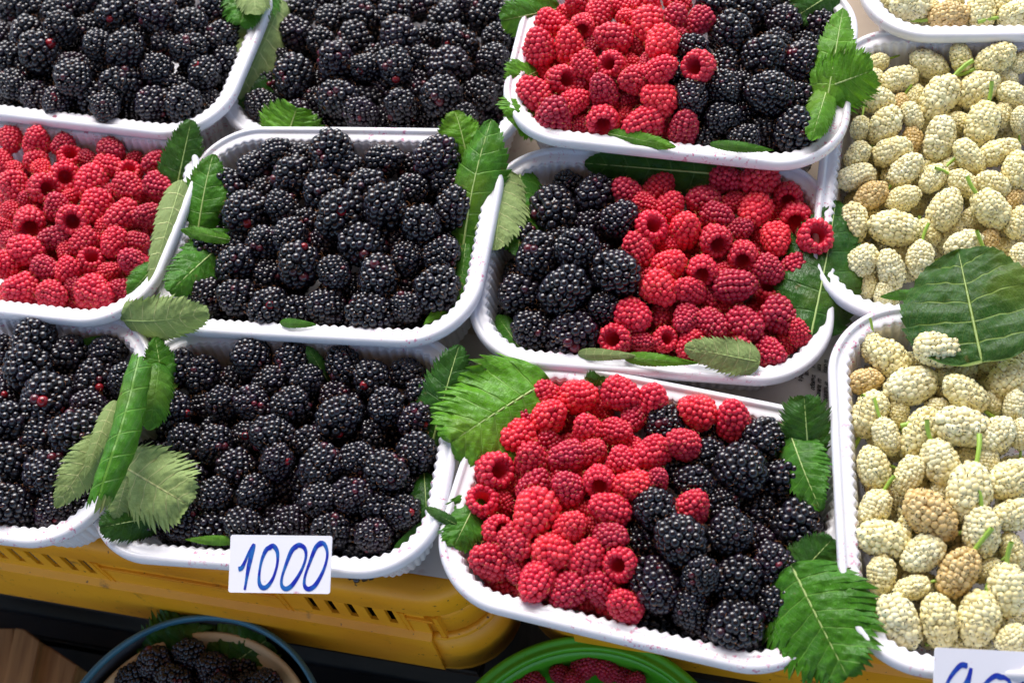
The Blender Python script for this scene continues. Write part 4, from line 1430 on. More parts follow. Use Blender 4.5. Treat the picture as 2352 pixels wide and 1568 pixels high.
def join(parts):
    VV=[];FF=[];b=0
    for V,F in parts: VV.append(V);FF.append(F+b);b+=len(V)
    return np.concatenate(VV),np.concatenate(FF)
def hairs(name,info,n,ln,rad,m,rs,curl=1.):
    parts=[]
    for q in rs.permutation(len(info))[:n]:
        P,Nn,r=info[q]; a=rs.normal(size=3); t=np.cross(Nn,a); t/=np.linalg.norm(t); L=ln*rs.uniform(.6,1.3); p=P+Nn*r*.93
        b=np.cross(Nn,t)*rs.uniform(-1,1)*curl
        pts=[p,p+Nn*L*.30+t*L*.15,p+Nn*L*.42+t*L*.45+b*L*.1,p+Nn*L*.38+t*L*.75+b*L*.35,p+Nn*L*.18+t*L*.9+b*L*.6]
        parts.append(tube(pts,rad,3))
    V,F=join(parts); me=mesh(name,V,F); me.materials.append(m); return me
PR={'k':[],'r':[],'m':[]}; HA={'k':[],'r':[],'m':[]}; INFO={'k':[],'r':[],'m':[]}; LOW=[]
for i in range(7):
    el=rs.uniform(1.0,1.18); wd=rs.uniform(.90,.98)
    pf=[(0,.96*el),(.30*wd,.90*el),(.58*wd,.70*el),(.80*wd,.38*el),(.88*wd,0),(.82*wd,-.35*el),(.64*wd,-.64*el),(.40*wd,-.80*el),(.2*wd,-.82*el)]
    pf=[(a*.97,b*.93) for a,b in pf]
    ct=rows(pf,.31,.11,.07,rs)
    V,F,T,inf=drupe_mesh('b',ct,.186,1.05,2,rs,.21)
    c=lathe([(a*.9,b*.93) for a,b in pf]+[(0,-.70*el)],16); F=np.concatenate([F,c[1]+len(V)]); V=np.concatenate([V,c[0]]); T=np.r_[T**2.5,np.zeros(len(c[0]))]
    me=finish('drupelets',V,F,T,M['black']); PR['k'].append(me); INFO['k'].append(inf)
    HA['k'].append(hairs('dry_hairs',inf,34,.17,.0075,M['hair_dark'],rs))
    if i<4:
        V,F,T,_=drupe_mesh('b',ct,.186,1.05,1,rs,.15,half=True)
        F=np.concatenate([F,c[1]+len(V)]); V=np.concatenate([V,c[0]]); LOW.append((V,F,np.r_[T**2.5,np.zeros(len(c[0]))]))
for i in range(8):
    el=rs.uniform(.95,1.15); wd=rs.uniform(.92,1.02)
    pf=[(0,1.02*el),(.26,.96*el),(.50*wd,.76*el),(.70*wd,.40*el),(.82*wd,0),(.88*wd,-.38),(.84*wd,-.64),(.68*wd,-.80)]
    ct=rows(pf,.325,.06,.045,rs)
    V,F,T,inf=drupe_mesh('b',ct,.200,1.08,2,rs,.09)
    c=lathe([(a*.95,b*.95) for a,b in pf]+[(.56*wd,-.80),(.47*wd,-.62),(.42,-.30),(.36,.05),(.26,.34),(.12,.50),(0,.54)],28,.035)
    F=np.concatenate([F,c[1]+len(V)]); V=np.concatenate([V,c[0]]); T=np.r_[T*.8,np.full(len(c[0]),.55)]
    me=finish('drupelets',V,F,T,M['rasp']); PR['r'].append(me); INFO['r'].append(inf)
    HA['r'].append(hairs('dry_hairs',inf,46,.20,.0085,M['hair_gold'],rs))
for i in range(7):
    wd=rs.uniform(.60,.70)
    pf=[(0,.96),(.26*wd,.92),(.60*wd,.76),(.86*wd,.46),(.97*wd,.10),(.95*wd,-.28),(.78*wd,-.62),(.48*wd,-.84),(.15*wd,-.92)]
    pf=[(a*.9,b*.93) for a,b in pf]
    ct=rows(pf,.220,.10,.05,rs)
    V,F,T,inf=drupe_mesh('b',ct,.146,.88,2,rs,.13)
    c=lathe([(a*.97,b*.98) for a,b in pf]+[(0,-.84)],16); F=np.concatenate([F,c[1]+len(V)]); V=np.concatenate([V,c[0]]); T=np.r_[T,np.full(len(c[0]),.2)]
    me=finish('drupelets',V,F,T,M['mulb']); PR['m'].append(me); INFO['m'].append(inf)
    HA['m'].append(hairs('dark_stigmas',inf,85,.10,.022,M['stigma'],rs,.6))
STEMS=[]
for i in range(4):
    a=rs.uniform(-.5,.5,4); L=rs.uniform(.65,1.0)
    pts=[(0,0,-.78),(0,0,-.92),(a[0]*.12,a[1]*.12,-.92-L*.35),(a[0]*.35,a[1]*.35,-.92-L*.7),(a[0]*.7,a[1]*.7,-.92-L)]
    V,F=tube(pts,.078,8,1.15); me=mesh('stem',V,F); me.materials.append(M['stem']); STEMS.append(me)
RD=ICO[2]; REDM=[]
TP={'T1':'the back left tray','T2':'the back blackberry tray','T3':'the back mixed tray','T4':'the raspberry tray','T5':'the middle blackberry tray','T6':'the middle mixed tray','T7':'the tray by the rolled leaf','T8':'the 1000 card tray','T9':'the front mixed tray','M1':'the rearmost mulberry tray','M2':'the middle mulberry tray','M3':'the front mulberry tray','B':'the beige basket','G':'the green bowl'}
KN={'k':('blackberry','blackberry'),'r':('raspberry','raspberry'),'m':('mulberry','mulberry')}
ORD=['first','second','third','fourth','fifth','sixth','seventh','eighth','ninth','tenth','eleventh','twelfth','thirteenth','fourteenth','fifteenth']
REDS={'T8':[(530,492),(855,610),(1100,765),(1555,335),(1400,605),(1880,375),(1890,548),(1805,1058),(510,820)],'T7':[(270,555),(400,610),(315,420),(25,520),(620,450),(165,655)],'T5':[(765,1245),(1235,660),(990,885),(625,715)],'T1':[(795,130),(345,320),(1370,470),(390,700)],'T2':[(1240,560),(1580,300),(980,480)]}
RF={'T1':(0,0,.3571),'T2':(550,0,.3571),'T5':(380,280,.3827),'T7':(0,780,.3955),'T8':(240,820,.4336)}
lowV=[];lowF=[];lowT=[];lb=0; serial=0
def rowname(q):
    return ORD[q['row']]+' row from front' if q['row']<(q['nr']+1)//2 else ORD[q['nr']-1-q['row']]+' row from back'
for tray,txt in BERRIES.items():
    rec=[]
    for ln in txt.split('\n'):
        f=ln.split(); k=f[0][0]; hol=len(f[0])>1; tone=f[1]; v=[int(q) for q in f[2:]]
        P=Vector(v[0:3])*1e-4; rad=v[3]*1e-4; ax=Vector(v[4:7]).normalized(); fill,hid=v[7],v[8]
        if k=='k' and fill:
            V,F,T=LOW[serial%4]; q=Matrix.Rotation(rs.uniform(0,6.28),3,'Z')@Matrix.Rotation(rs.uniform(-.5,.5),3,'X')
            lowV.append(V@np.array(q).T*rad+np.array(P)); lowF.append(F+lb); lowT.append(T); lb+=len(V); serial+=1; continue
        rec.append(dict(k=k,h=hol,t=tone,P=P,r=rad,ax=ax,hid=hid))
    # rows for the labels: nearest row first, as one sees them in the tray
    for k in 'krm':
        L=[q for q in rec if q['k']==k and not q['hid']]
        def scr(P):
            d=P-CP; z=d.dot(dv); return (d.dot(rv)/z,d.dot(uv_)/z)
        L.sort(key=lambda q:scr(q['P'])[1])
        per=9; nrow=-(-len(L)//per)
        for j in range(0,len(L),per):
            row=sorted(L[j:j+per],key=lambda q:scr(q['P'])[0])
            for i,q in enumerate(row): q['row'],q['pos'],q['nr']=j//per,i,nrow
    for q in rec:
        k=q['k']; pi=rs.randint(len(PR[k])); me=PR[k][pi]
        o=link(KN[k][0],me)
        o.location=q['P']; z=q['ax']; base=z.to_track_quat('Z','Y'); 
        from mathutils import Quaternion
        o.rotation_mode='QUATERNION'; o.rotation_quaternion=base@Quaternion((0,0,1),rs.uniform(0,6.28))
        s=q['r']*{'k':1.04,'r':1.06,'m':1.04}[k]; sq=rs.uniform(.93,1.05); o.scale=(s,s*sq,s*rs.uniform(.95,1.05))
        if k=='r':
            b=rs.uniform(.76,1.04)
            o.color={'d':(.68*b,.6*b,.85*b,1),'m':(.95*b,.85*b,.95*b,1),'b':(1.10,1.25,1.0,1)}[q['t']]
            adj={'d':'dark crimson','m':'ripe red','b':'bright red'}[q['t']]
        elif k=='m':
            y=rs.rand(); o.color=(.72,.58,.40,1) if q['t']=='d' else (1-.06*y,.98-.02*y,.90+.12*y-.1,1)
            adj='browned' if q['t']=='d' else 'white'
        else:
            y=rs.rand(); o.color=(1,1,1,1) if y<.8 else (1.6,.9,1.2,1); adj='black'
            if y>=.8: adj='purplish black'
        if q['h']: adj+=' hollow-end-up'
        if q['hid']:
            a=scr(q['P']); nb=min((w for w in rec if w['k']==k and not w['hid']),key=lambda w:math.hypot(scr(w['P'])[0]-a[0],scr(w['P'])[1]-a[1]),default=None)
            if nb is None: lab_=f"half-hidden {KN[k][0]} under the others in {TP[tray]}"
            else:
                c_=scr(nb['P']); dx,dy=a[0]-c_[0],a[1]-c_[1]; rel=('behind' if dy>0 else 'before') if abs(dy)>abs(dx) else ('right of' if dx>0 else 'left of')
                lab_=f"buried {KN[k][0]} {rel} {ORD[nb['pos']]} from left, {rowname(nb)}, {TP[tray].replace('the ','',1)}"
            tag(o,lab_,KN[k][1],f"{KN[k][0]} fruit half hidden in {TP[tray]}")
        else:
            rw=rowname(q)
            tag(o,f"{adj} {KN[k][0]}, {ORD[q['pos']]} from left in {rw}, {TP[tray].replace('the ','',1)}",KN[k][1],f"{KN[k][0]} fruit on top in {TP[tray]}")
        if k!='k' or rs.rand()<.85:
            h=link('dark_stigmas' if k=='m' else 'dry_hairs',HA[k][pi],None,o); h['kind']='stuff'
        if k=='m' and not q['hid'] and rs.rand()<.62: link('stem',STEMS[rs.randint(4)],None,o)
        q['o']=o; q['pi']=pi
    # unripe red drupelets where the photograph shows them
    for (x,y) in REDS.get(tray,()):
        fx,fy,fs=RF[tray]; best=None
        X,Y=((fx+x*fs-1280)/FPX,-(fy+y*fs-853.5)/FPX)
        for q in rec:
            if q['k']!='k': continue
            a=scr(q['P']); dd=math.hypot(a[0]-X,a[1]-Y)-q['r']*.6
            dpt=(q['P']-CP).dot(dv)
            if best is None or dd<best[0]: best=(dd,q)
        q=best[1]; o=q['o']; Mx=Matrix.LocRotScale(o.location,o.rotation_quaternion,o.scale); bb=None
        for (P,Nn,r) in INFO['k'][q['pi']]:
            Wp=Mx@Vector(P); nn=(Mx.to_3x3()@Vector(Nn)).normalized()
            if nn.dot((CP-Wp).normalized())<.35: continue
            a=scr(Wp); dd=math.hypot(a[0]-X,a[1]-Y)
            if bb is None or dd<bb[0]: bb=(dd,P,Nn,r)
        if bb:
            _,P,Nn,r=bb; me=mesh('red_drupelet',RD[0]*r*1.06+P,RD[1]); me.materials.append(M['reddrop']); rd=link('red_drupelet',me,None,o); rd['label']='unripe red drupelet'
me=finish('buried_blackberries',np.concatenate(lowV),np.concatenate(lowF),np.concatenate(lowT),M['black'])
o=link('buried_blackberries',me); tag(o,'blackberries buried under the top layer, only dark slivers showing in the gaps','blackberries',None,'stuff')
# ------------------------------------------------------------------ leaves
lr=random.Random(11)
def leaf(label,tray,B,T,wpx,roll=0,m='leaf',under=False,arch=.08,fold=.15,curl=.3,twist=0.,nv=7,amp=1.,parent=None,shape=.62,name='bramble_leaf',cat='leaf',plabel=None,group=None,skew=1.):
    z0=TRAYS[tray][2] if tray in TRAYS else 0
    b=at(B[0],B[1],z0+B[2]*.001); t=at(T[0],T[1],z0+T[2]*.001)
    L=(t-b).length; mv=(t-b)/L; mid=(b+t)/2; W_=wpx*(1.0 if parent or cat!='leaf' or wpx<50 else 1.22)/2/pxm(mid)
    vw=(CP-mid).normalized(); n0=(vw-mv*vw.dot(mv)).normalized(); n0=Matrix.Rotation(R(roll),3,mv)@n0
    s0=n0.cross(mv)
    if under: s0=-s0
    sgn=1
    NU=nv*3*7; NV=8; rt=[lr.random() for _ in range(40)]
    V=[];F=[];UVs=[]
    ph=lr.uniform(0,6)
    cb=max(abs(curl),.01)*(1 if curl>=0 else -1)
    for i in range(NU+1):
        u=i/NU; w=(math.sin(math.pi*min(1,max(0,u))**shape))**.72 if 0<u<1 else 0
        s1=(u*nv)%1; s2=(u*nv*3)%1; k1=int(u*nv); k2=int(u*nv*3); lobe=.75+.5*rt[k1%40]; ed=1+amp*(.12*(s1**1.3-.45)*lobe+.13*(s2-.5)*(.6+.8*rt[(k2+7)%40])*(1 if u<.97 else .3))+.10*math.sin(u*5+ph)
        tw=Matrix.Rotation(twist*(u-.5),3,mv); s_=tw@s0; n_=tw@n0
        for j in range(-NV,NV+1):
            v=j/NV; av=abs(v)
            k=ed if j in(-NV,NV) else (1+(ed-1)*max(0,(av-.5)*1.2))
            ww=W_*w*av*k
            fw=ww*(-.2+.95*u**.6)*skew
            fw+=W_*w*amp*(.06*s2+.04*s1)*max(0,av*2-1)
            y=math.sin(cb*av)/cb*W_*w*k; z=-(1-math.cos(cb*av))/cb*W_*w*k-fold*ww
            z+=W_*(.008+.022*rt[(int(u*nv*2)+(9 if v>0 else 0))%40])*math.cos(2*math.pi*u*nv+(.5 if v>0 else 0))*-1*av*(1.15-av)*2.2*min(1,w*2)
            z+=W_*.05*math.sin(u*nv*3.1+ph+(2 if v>0 else 0))*av**2+W_*.03*math.sin(13*u+5*v+ph)*av
            z+=W_*.09*math.sin(u*6.1+ph+v*2.3)*av+W_*.05*math.sin(u*14-ph+v*5.1)*av-W_*.10*max(0,av-.6)**1.5*(1+math.sin(u*9+ph))
            z+=W_*.03*math.sin(u*nv*6.283*1.5+ph)*math.sin(v*17+ph)*min(1,w*2)
            a_=arch*L*4*u*(1-u)
            if av==0: z-=W_*.02
            P=b+mv*(u*L+fw)+s_*(y*(1 if v>=0 else -1))+n_*(z+a_)
            V.append(P[:]); UVs.append((u,.5+v*.5))
    nn=2*NV+1
    for i in range(NU):
        for j in range(nn-1): k=i*nn+j; F.append((k,k+nn,k+nn+1,k+1))
    me=mesh('leaf_blade',V,F); uvl=me.uv_layers.new(name='UVMap')
    li=np.zeros(len(me.loops),dtype=np.int32); me.loops.foreach_get('vertex_index',li); uvl.data.foreach_set('uv',np.array(UVs,dtype=np.float32)[li].ravel())
    o=link(name if parent is None else 'leaflet',me,M[m],parent)
    pts=[V[i*nn+NV] for i in range(0,NU+1,7)]
    off=np.array((n0*(-.0001))[:])
    Vt,Ft=tube([np.array(q)+off for q in pts],min(.0007,W_*.045),6,.25)
    if parent is None: link('midrib',mesh('midrib',Vt,Ft),M['rib'],o); tag(o,label,cat,group)
    elif plabel: o['label']=plabel
    return o
G='bramble leaves lining the berry trays'
def Lf(*a,**k): k.setdefault('group',G); return leaf(*a,**k)
# back left tray
Lf('dark leaf over the back left tray corner, under the small pale one','T1',(650,-60,2),(600,58,4),125,10,m='leaf',curl=.5)
Lf('small pale leaf folded on the back left tray corner','T1',(625,-60,6),(640,38,8),75,-10,under=True,curl=.7)
Lf('pale underside leaf hanging between the two back blackberry trays','T2',(705,0,2),(596,245,-2),112,-8,under=True,fold=.05,arch=.05,curl=.5)
Lf('dark leaf low under the pale one between the back blackberry trays','T2',(650,150,-6),(612,272,-6),90,20,m='leaf_dark')
# back blackberry tray
Lf('bright pointed leaf standing at the front edge of the back blackberry tray','T2',(716,348,0),(742,270,6),130,0,m='leaf_bright',arch=.02,curl=.2)
# middle blackberry tray
Lf('green pointed leaf at the back right corner of the middle blackberry tray','T5',(1168,402,4),(1137,278,16),92,18,m='leaf_bright',curl=.35)
Lf('tall folded green leaf standing along the right end of the middle blackberry tray','T5',(1155,640,-8),(1228,300,18),135,-18,m='leaf',arch=.09,curl=.85,fold=.2)
Lf('narrow green leaf lining the right wall of the middle blackberry tray','T5',(1165,600,-4),(1150,752,-6),38,10,m='leaf',arch=.02,amp=.6)
Lf('thin bright leaf edge along the front right corner of the middle blackberry tray','T5',(1152,730,-4),(1060,812,-1),36,0,m='leaf_bright',arch=-.06,amp=.6)
Lf('sliver of green leaf under the front blackberries of the middle tray','T5',(700,806,-3),(790,812,-2),26,0,m='leaf',amp=.6)
Lf('dark leaf standing at the left wall of the middle blackberry tray','T5',(492,600,-12),(533,385,2),104,-14,m='leaf',curl=.5)
Lf('broad dark leaf hanging over the left rim of the middle blackberry tray','T5',(585,585,-16),(425,728,1),118,4,m='leaf',arch=.06,curl=.5)
Lf('small bright leaf edge above the left blackberries of the middle tray','T5',(575,600,-2),(452,575,3),38,0,m='leaf_bright')
Lf('pale underside leaf curled under the front left corner of the middle blackberry tray','T5',(305,800,-6),(520,782,4),112,22,under=True,arch=.10,curl=.5,fold=.05)
# raspberry tray
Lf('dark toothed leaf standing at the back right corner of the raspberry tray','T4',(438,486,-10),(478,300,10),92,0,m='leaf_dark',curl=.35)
Lf('narrow pale leaf lining the right wall of the raspberry tray','T4',(455,450,3),(374,712,0),62,0,under=True,curl=.5,arch=.03)
Lf('small green leaf tip at the front right corner of the raspberry tray','T4',(392,660,-1),(320,738,0),52,0,m='leaf',curl=.4)
# middle mixed tray
Lf('curled pale leaf hanging over the left corner of the middle mixed tray','T6',(1262,425,9),(1238,625,8),112,6,under=True,arch=.04,curl=.35,fold=.06)
Lf('dark leaf beside the curled pale one at the left corner of the middle mixed tray','T6',(1300,420,2),(1296,640,2),118,-6,m='leaf',arch=.05,curl=.4)
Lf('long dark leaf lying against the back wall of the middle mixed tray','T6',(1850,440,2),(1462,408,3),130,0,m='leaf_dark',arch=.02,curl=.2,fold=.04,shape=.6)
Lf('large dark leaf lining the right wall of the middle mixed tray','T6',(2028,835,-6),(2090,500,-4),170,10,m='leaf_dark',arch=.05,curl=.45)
Lf('small green leaf at the front left wall of the middle mixed tray','T6',(1308,882,-6),(1243,788,-8),50,0,m='leaf',curl=.4)
Lf('thin pale leaf under the front blackberries of the middle mixed tray','T6',(1445,884,-1),(1590,890,1),34,0,under=True,amp=.5)
Lf('pale leaf tip under the front raspberries of the middle mixed tray','T6',(1900,905,-2),(1712,868,4),82,0,under=True,curl=.3)
Lf('bright narrow leaf edge along the front rim of the middle mixed tray','T6',(1560,893,-1),(1745,908,1),34,0,m='leaf_bright',amp=.7)
# back mixed tray
Lf('green leaf poking over the left rim of the back mixed tray','T3',(1400,22,-2),(1254,52,6),100,0,m='leaf',curl=.4)
Lf('bright leaf at the middle of the left rim of the back mixed tray','T3',(1360,170,-4),(1268,215,2),85,0,m='leaf_bright',curl=.3)
Lf('bright leaf under the lower left raspberries of the back mixed tray','T3',(1345,250,-4),(1282,310,2),105,0,m='leaf_bright',curl=.3)
Lf('bright narrow leaf over the front rim of the back mixed tray','T3',(1520,334,0),(1690,368,3),44,0,m='leaf_bright',arch=.03)
Lf('thin leaf edge under the front blackberries of the back mixed tray','T3',(1775,360,0),(1935,376,2),26,0,m='leaf',amp=.8)
Lf('large bright leaf reaching from the back mixed tray over the mulberries','T3',(2050,225,0),(2182,176,8),140,4,m='leaf_bright',arch=.04,curl=.2,amp=1.3)
Lf('upright green leaf at the right end of the back mixed tray','T3',(2068,250,0),(2108,20,8),90,0,m='leaf_bright',curl=.4)
Lf('green leaf tip at the front right corner of the back mixed tray','T3',(2070,215,0),(2028,352,2),66,0,m='leaf_bright',curl=.5)
Lf('dark leaf at the back right corner of the back mixed tray','T3',(2105,-30,-2),(1985,45,-2),110,0,m='leaf_dark')
# 1000 tray
Lf('small dark leaf at the back left corner of the 1000 card tray','T8',(412,985,-4),(388,842,8),72,0,m='leaf',curl=.4)
Lf('narrow dark leaf between blackberries at the back wall of the 1000 card tray','T8',(822,955,-10),(768,866,4),46,0,m='leaf_dark')
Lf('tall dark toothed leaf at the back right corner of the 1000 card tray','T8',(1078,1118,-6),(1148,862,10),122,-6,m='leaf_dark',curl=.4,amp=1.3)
Lf('dark leaf edge at the lower right wall of the 1000 card tray','T8',(1060,1180,-6),(1068,1305,-3),56,0,m='leaf_dark')
Lf('bright thin leaf edge left of the 1000 card','T8',(590,1352,-2),(462,1348,0),24,0,m='leaf_bright',amp=.6)
Lf('dark leaf under the rolled one at the front left corner of the 1000 card tray','T8',(395,1290,-4),(250,1318,4),92,0,m='leaf_dark',amp=1.2)
Lf('brownish leaf edge at the front right corner of the 1000 card tray','T8',(985,1380,-6),(1060,1300,-4),24,0,m='leaf_dark',amp=.5)
# left blackberry tray
Lf('small green leaf strip at the back wall of the left blackberry tray','T7',(270,846,-6),(184,862,-8),24,0,m='leaf',amp=.4)
# front mixed tray
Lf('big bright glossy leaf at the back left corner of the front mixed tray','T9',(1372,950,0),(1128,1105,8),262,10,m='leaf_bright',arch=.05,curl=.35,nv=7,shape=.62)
Lf('dark leaf edge behind the back raspberries of the front mixed tray','T9',(1480,985,-8),(1500,940,2),60,0,m='leaf_dark')
Lf('green toothed leaf at the left wall of the front mixed tray','T9',(1200,1235,-2),(1135,1365,3),112,0,m='leaf',curl=.35,amp=1.1)
Lf('small dark leaf tip bridging the 1000 card tray and the front mixed tray','T9',(1140,1310,4),(1064,1268,6),34,0,m='leaf_dark',curl=.5)
Lf('dark pointed leaf standing at the back right corner of the front mixed tray','T9',(2022,1150,-4),(2010,990,12),112,0,m='leaf_dark',amp=1.5)
Lf('mid green drooping leaf at the right wall of the front mixed tray','T9',(1975,1080,0),(2052,1275,2),100,10,m='leaf',curl=.3)
Lf('dark leaf rising from the right corner of the front mixed tray','T9',(1985,1450,-4),(2082,1345,4),105,0,m='leaf_dark')
Lf('large green leaf hanging over the front right corner of the front mixed tray','T9',(1978,1412,7),(2118,1690,5),240,6,m='leaf',arch=.04,curl=.3,amp=1.2,shape=.68)
# mulberry leaves
leaf('big dark mulberry leaf lying on the front of the middle mulberry tray','M2',(2455,905,12),(2395,624,14),285,0,m='leaf_mulberry',arch=.04,curl=.15,fold=.03,nv=6,amp=.28,skew=.6,shape=.55,name='mulberry_leaf')
leaf('thin green leaf edge at the front left corner of the middle mulberry tray','M2',(2290,735,0),(2200,742,-8),26,0,m='leaf',amp=.5,name='mulberry_leaf')
# rolled leaf between the two left blackberry trays
root=empty('rolled_leaf',at(300,1090,.01)); tag(root,'rolled dark green leaf with pale spread leaflets between the two left blackberry trays','leaf',G)
inv=Matrix.Translation(root.location).inverted()
def sub(o):
    o.matrix_parent_inverse=inv
    return o
sub(leaf('', 'T8',(398,905,10),(372,1075,8),100,-10,m='leaf',parent=root,curl=.5,plabel='dark toothed leaflet at the top of the roll'))
sub(leaf('', 'T8',(296,1158,10),(472,1262,8),205,4,under=True,parent=root,curl=.25,fold=.04,nv=7,amp=1.3,arch=.04,skew=.9,plabel='pale spread leaflet showing its underside'))
sub(leaf('', 'T8',(318,1190,10),(288,1296,4),74,0,under=True,parent=root,curl=.2,amp=1.3,plabel='pale lower leaflet'))
sub(leaf('', 'T7',(262,1085,8),(138,1268,6),92,-6,under=True,parent=root,curl=.3,amp=1.3,plabel='pale left leaflet'))
sub(leaf('', 'T7',(288,1000,14),(212,1195,10),50,12,under=True,parent=root,curl=.5,amp=1.2,plabel='narrow pale leaflet'))
# the roll: a blade wound round its length
b=at(356,902,.024); t=at(252,1256,.022); L=(t-b).length; mv=(t-b)/L; mid=(b+t)/2; vw=(CP-mid).normalized(); n0=(vw-mv*vw.dot(mv)).normalized(); s0=n0.cross(mv)
NU,NW=140,77; V=[];F=[];UVs=[]
for i in range(NU+1):
    u=i/NU
    for j in range(NW+1):
        v=j/NW; a=-2.0+v*5.6
        rr=(.0066*(.80+.35*math.sin(math.pi*u)**.6))*(1-.07*v)+.00016*math.sin(u*31+v*23+2*math.sin(u*7))+.0006*math.sin(u*8+v*5)+.00012*math.sin(u*63-v*17)
        edge=0
        if u<.02 or u>.98: pass
        tooth=.0045*(((v*11)%1)-.5)
        uu=u*L+(tooth+.0035*math.sin(v*7+1))*(1 if u>.97 else -.6 if u<.03 else 0)
        P=b+mv*uu+s0*(rr*math.sin(a)+.0016*math.sin(u*3))+n0*(rr*math.cos(a)+.004*math.sin(math.pi*u))
        V.append(P[:]); UVs.append((u*.9+.25*(v-.5)+.1,.5+.42*abs((v*1.7)%1-.5)))
for i in range(NU):
    for j in range(NW): k=i*(NW+1)+j; F.append((k,k+NW+1,k+NW+2,k+1))
me=mesh('roll',V,F); uvl=me.uv_layers.new(name='UVMap'); li=np.zeros(len(me.loops),dtype=np.int32); me.loops.foreach_get('vertex_index',li); uvl.data.foreach_set('uv',np.array(UVs,dtype=np.float32)[li].ravel())
sub(link('roll',me,M['leaf'],root))
# ------------------------------------------------------------------ price cards
def card(label,P0,nrm,corners,strokes,wd):
    "flat card in the plane through P0; corners are its four photograph pixels"
    def hit(x,y):
        v=dv+(x-1280)/FPX*rv-(y-853.5)/FPX*uv_
        return CP+v*((P0-CP).dot(nrm)/v.dot(nrm))
    tl,tr,br,bl=[hit(*c) for c in corners]
    root=empty('price_card',(tl+tr+br+bl)/4); inv=Matrix.Translation(root.location).inverted(); tag(root,label,'price card','handwritten price cards')
    def pt(u,v,h=0): return (tl*(1-u)+tr*u)*(1-v)+(bl*(1-u)+br*u)*v+nrm*h
    V=[];ru,rv2=.025,.045
    out=[]
    for cx,cy,a0 in((1-ru,rv2,0),(ru,rv2,1),(ru,1-rv2,2),(1-ru,1-rv2,3)):
        for k in range(6):
            a=R(90*(a0+k/5)); out.append((cx+ru*math.cos(a),cy-rv2*math.sin(a)))
    n=len(out); top=[pt(u,v,.0002) for u,v in out]; bot=[pt(u,v,-.0003) for u,v in out]
    F=[tuple(range(n)),tuple(range(2*n-1,n-1,-1))]+[(i,n+i,n+(i+1)%n,(i+1)%n) for i in range(n)]
    sh=link('card',mesh('card',[p[:] for p in top+bot],F,False),M['card'],root); sh.matrix_parent_inverse=inv
    for st in strokes:
        pts=[Vector((*q,0)) for q in st]; sm=[]
        for i in range(len(pts)-1):
            p0,p1,p2,p3=pts[max(0,i-1)],pts[i],pts[i+1],pts[min(len(pts)-1,i+2)]
            for k in range(10):
                t=k/10; sm.append(.5*((2*p1)+(p2-p0)*t+(2*p0-5*p1+4*p2-p3)*t*t+(3*p1-p0-3*p2+p3)*t**3))
        sm.append(pts[-1]); V=[];F=[]
        Wp=[pt(q.x,q.y,.0004) for q in sm]
        for i,p in enumerate(Wp):
            d=(Wp[min(len(Wp)-1,i+1)]-Wp[max(0,i-1)]).normalized(); s=d.cross(nrm).normalized()
            k=wd*(.85+.25*math.sin(i*.13+1)); k*=.7 if i in(0,len(Wp)-1) else 1
            V+=[(p-s*k-nrm*.00005)[:],(p+nrm*.00004)[:],(p+s*k-nrm*.00005)[:]]
        for i in range(len(Wp)-1): k=i*3; F+=[(k,k+3,k+4,k+1),(k+1,k+4,k+5,k+2)]
        link('digit',mesh('digit',V,F),M['marker'],root).matrix_parent_inverse=inv
    return root
def zc(pts): return [((x-772)/585,(y-1191)/338) for x,y in pts]
one=zc([(826,1392),(845,1385),(862,1350),(885,1290),(910,1250),(898,1310),(885,1380),(876,1450),(868,1512)])
oa=zc([(1012,1262),(985,1275),(962,1330),(950,1400),(950,1465),(968,1497),(998,1490),(1030,1440),(1050,1360),(1048,1290),(1025,1255),(1000,1262)])
ob=zc([(1160,1254),(1130,1280),(1098,1370),(1080,1440),(1082,1485),(1108,1503),(1145,1475),(1190,1395),(1212,1320),(1205,1268),(1172,1247),(1138,1265)])
oc=zc([(1300,1236),(1268,1258),(1238,1340),(1212,1430),(1212,1482),(1236,1502),(1275,1475),(1318,1385),(1334,1300),(1318,1245),(1292,1234),(1264,1262)])
nv_=(CP-at(700,1425,0)).normalized(); ex_=TM['T8'].to_3x3()@Vector((1,0,0)); ny_=(nv_-ex_*nv_.dot(ex_)).normalized()
card('white price card reading 1000 in blue marker, on the front rim of a tray',at(700,1426,TRAYS['T8'][2]+.001)+ny_*.008,ny_,[(577,1336),(831,1339),(825,1484),(571,1480)],[one,oa,ob,oc],.00105)
nine=[(.27,.24),(.21,.24),(.13,.42),(.10,.60),(.15,.70),(.22,.62),(.28,.42),(.30,.27),(.285,.50),(.25,.85),(.17,.95)]
z1=[(.56,.38),(.50,.36),(.42,.48),(.37,.66),(.37,.86),(.43,.94),(.52,.85),(.60,.66),(.63,.48),(.59,.38),(.52,.37)]
z2=[(x+.30,y) for x,y in z1]
card('white price card starting with a blue 9, standing against the front mulberry tray',at(2380,1700,.012),nv_,[(2337,1617),(2640,1632),(2632,1812),(2330,1795)],[nine,z1,z2],.0011)
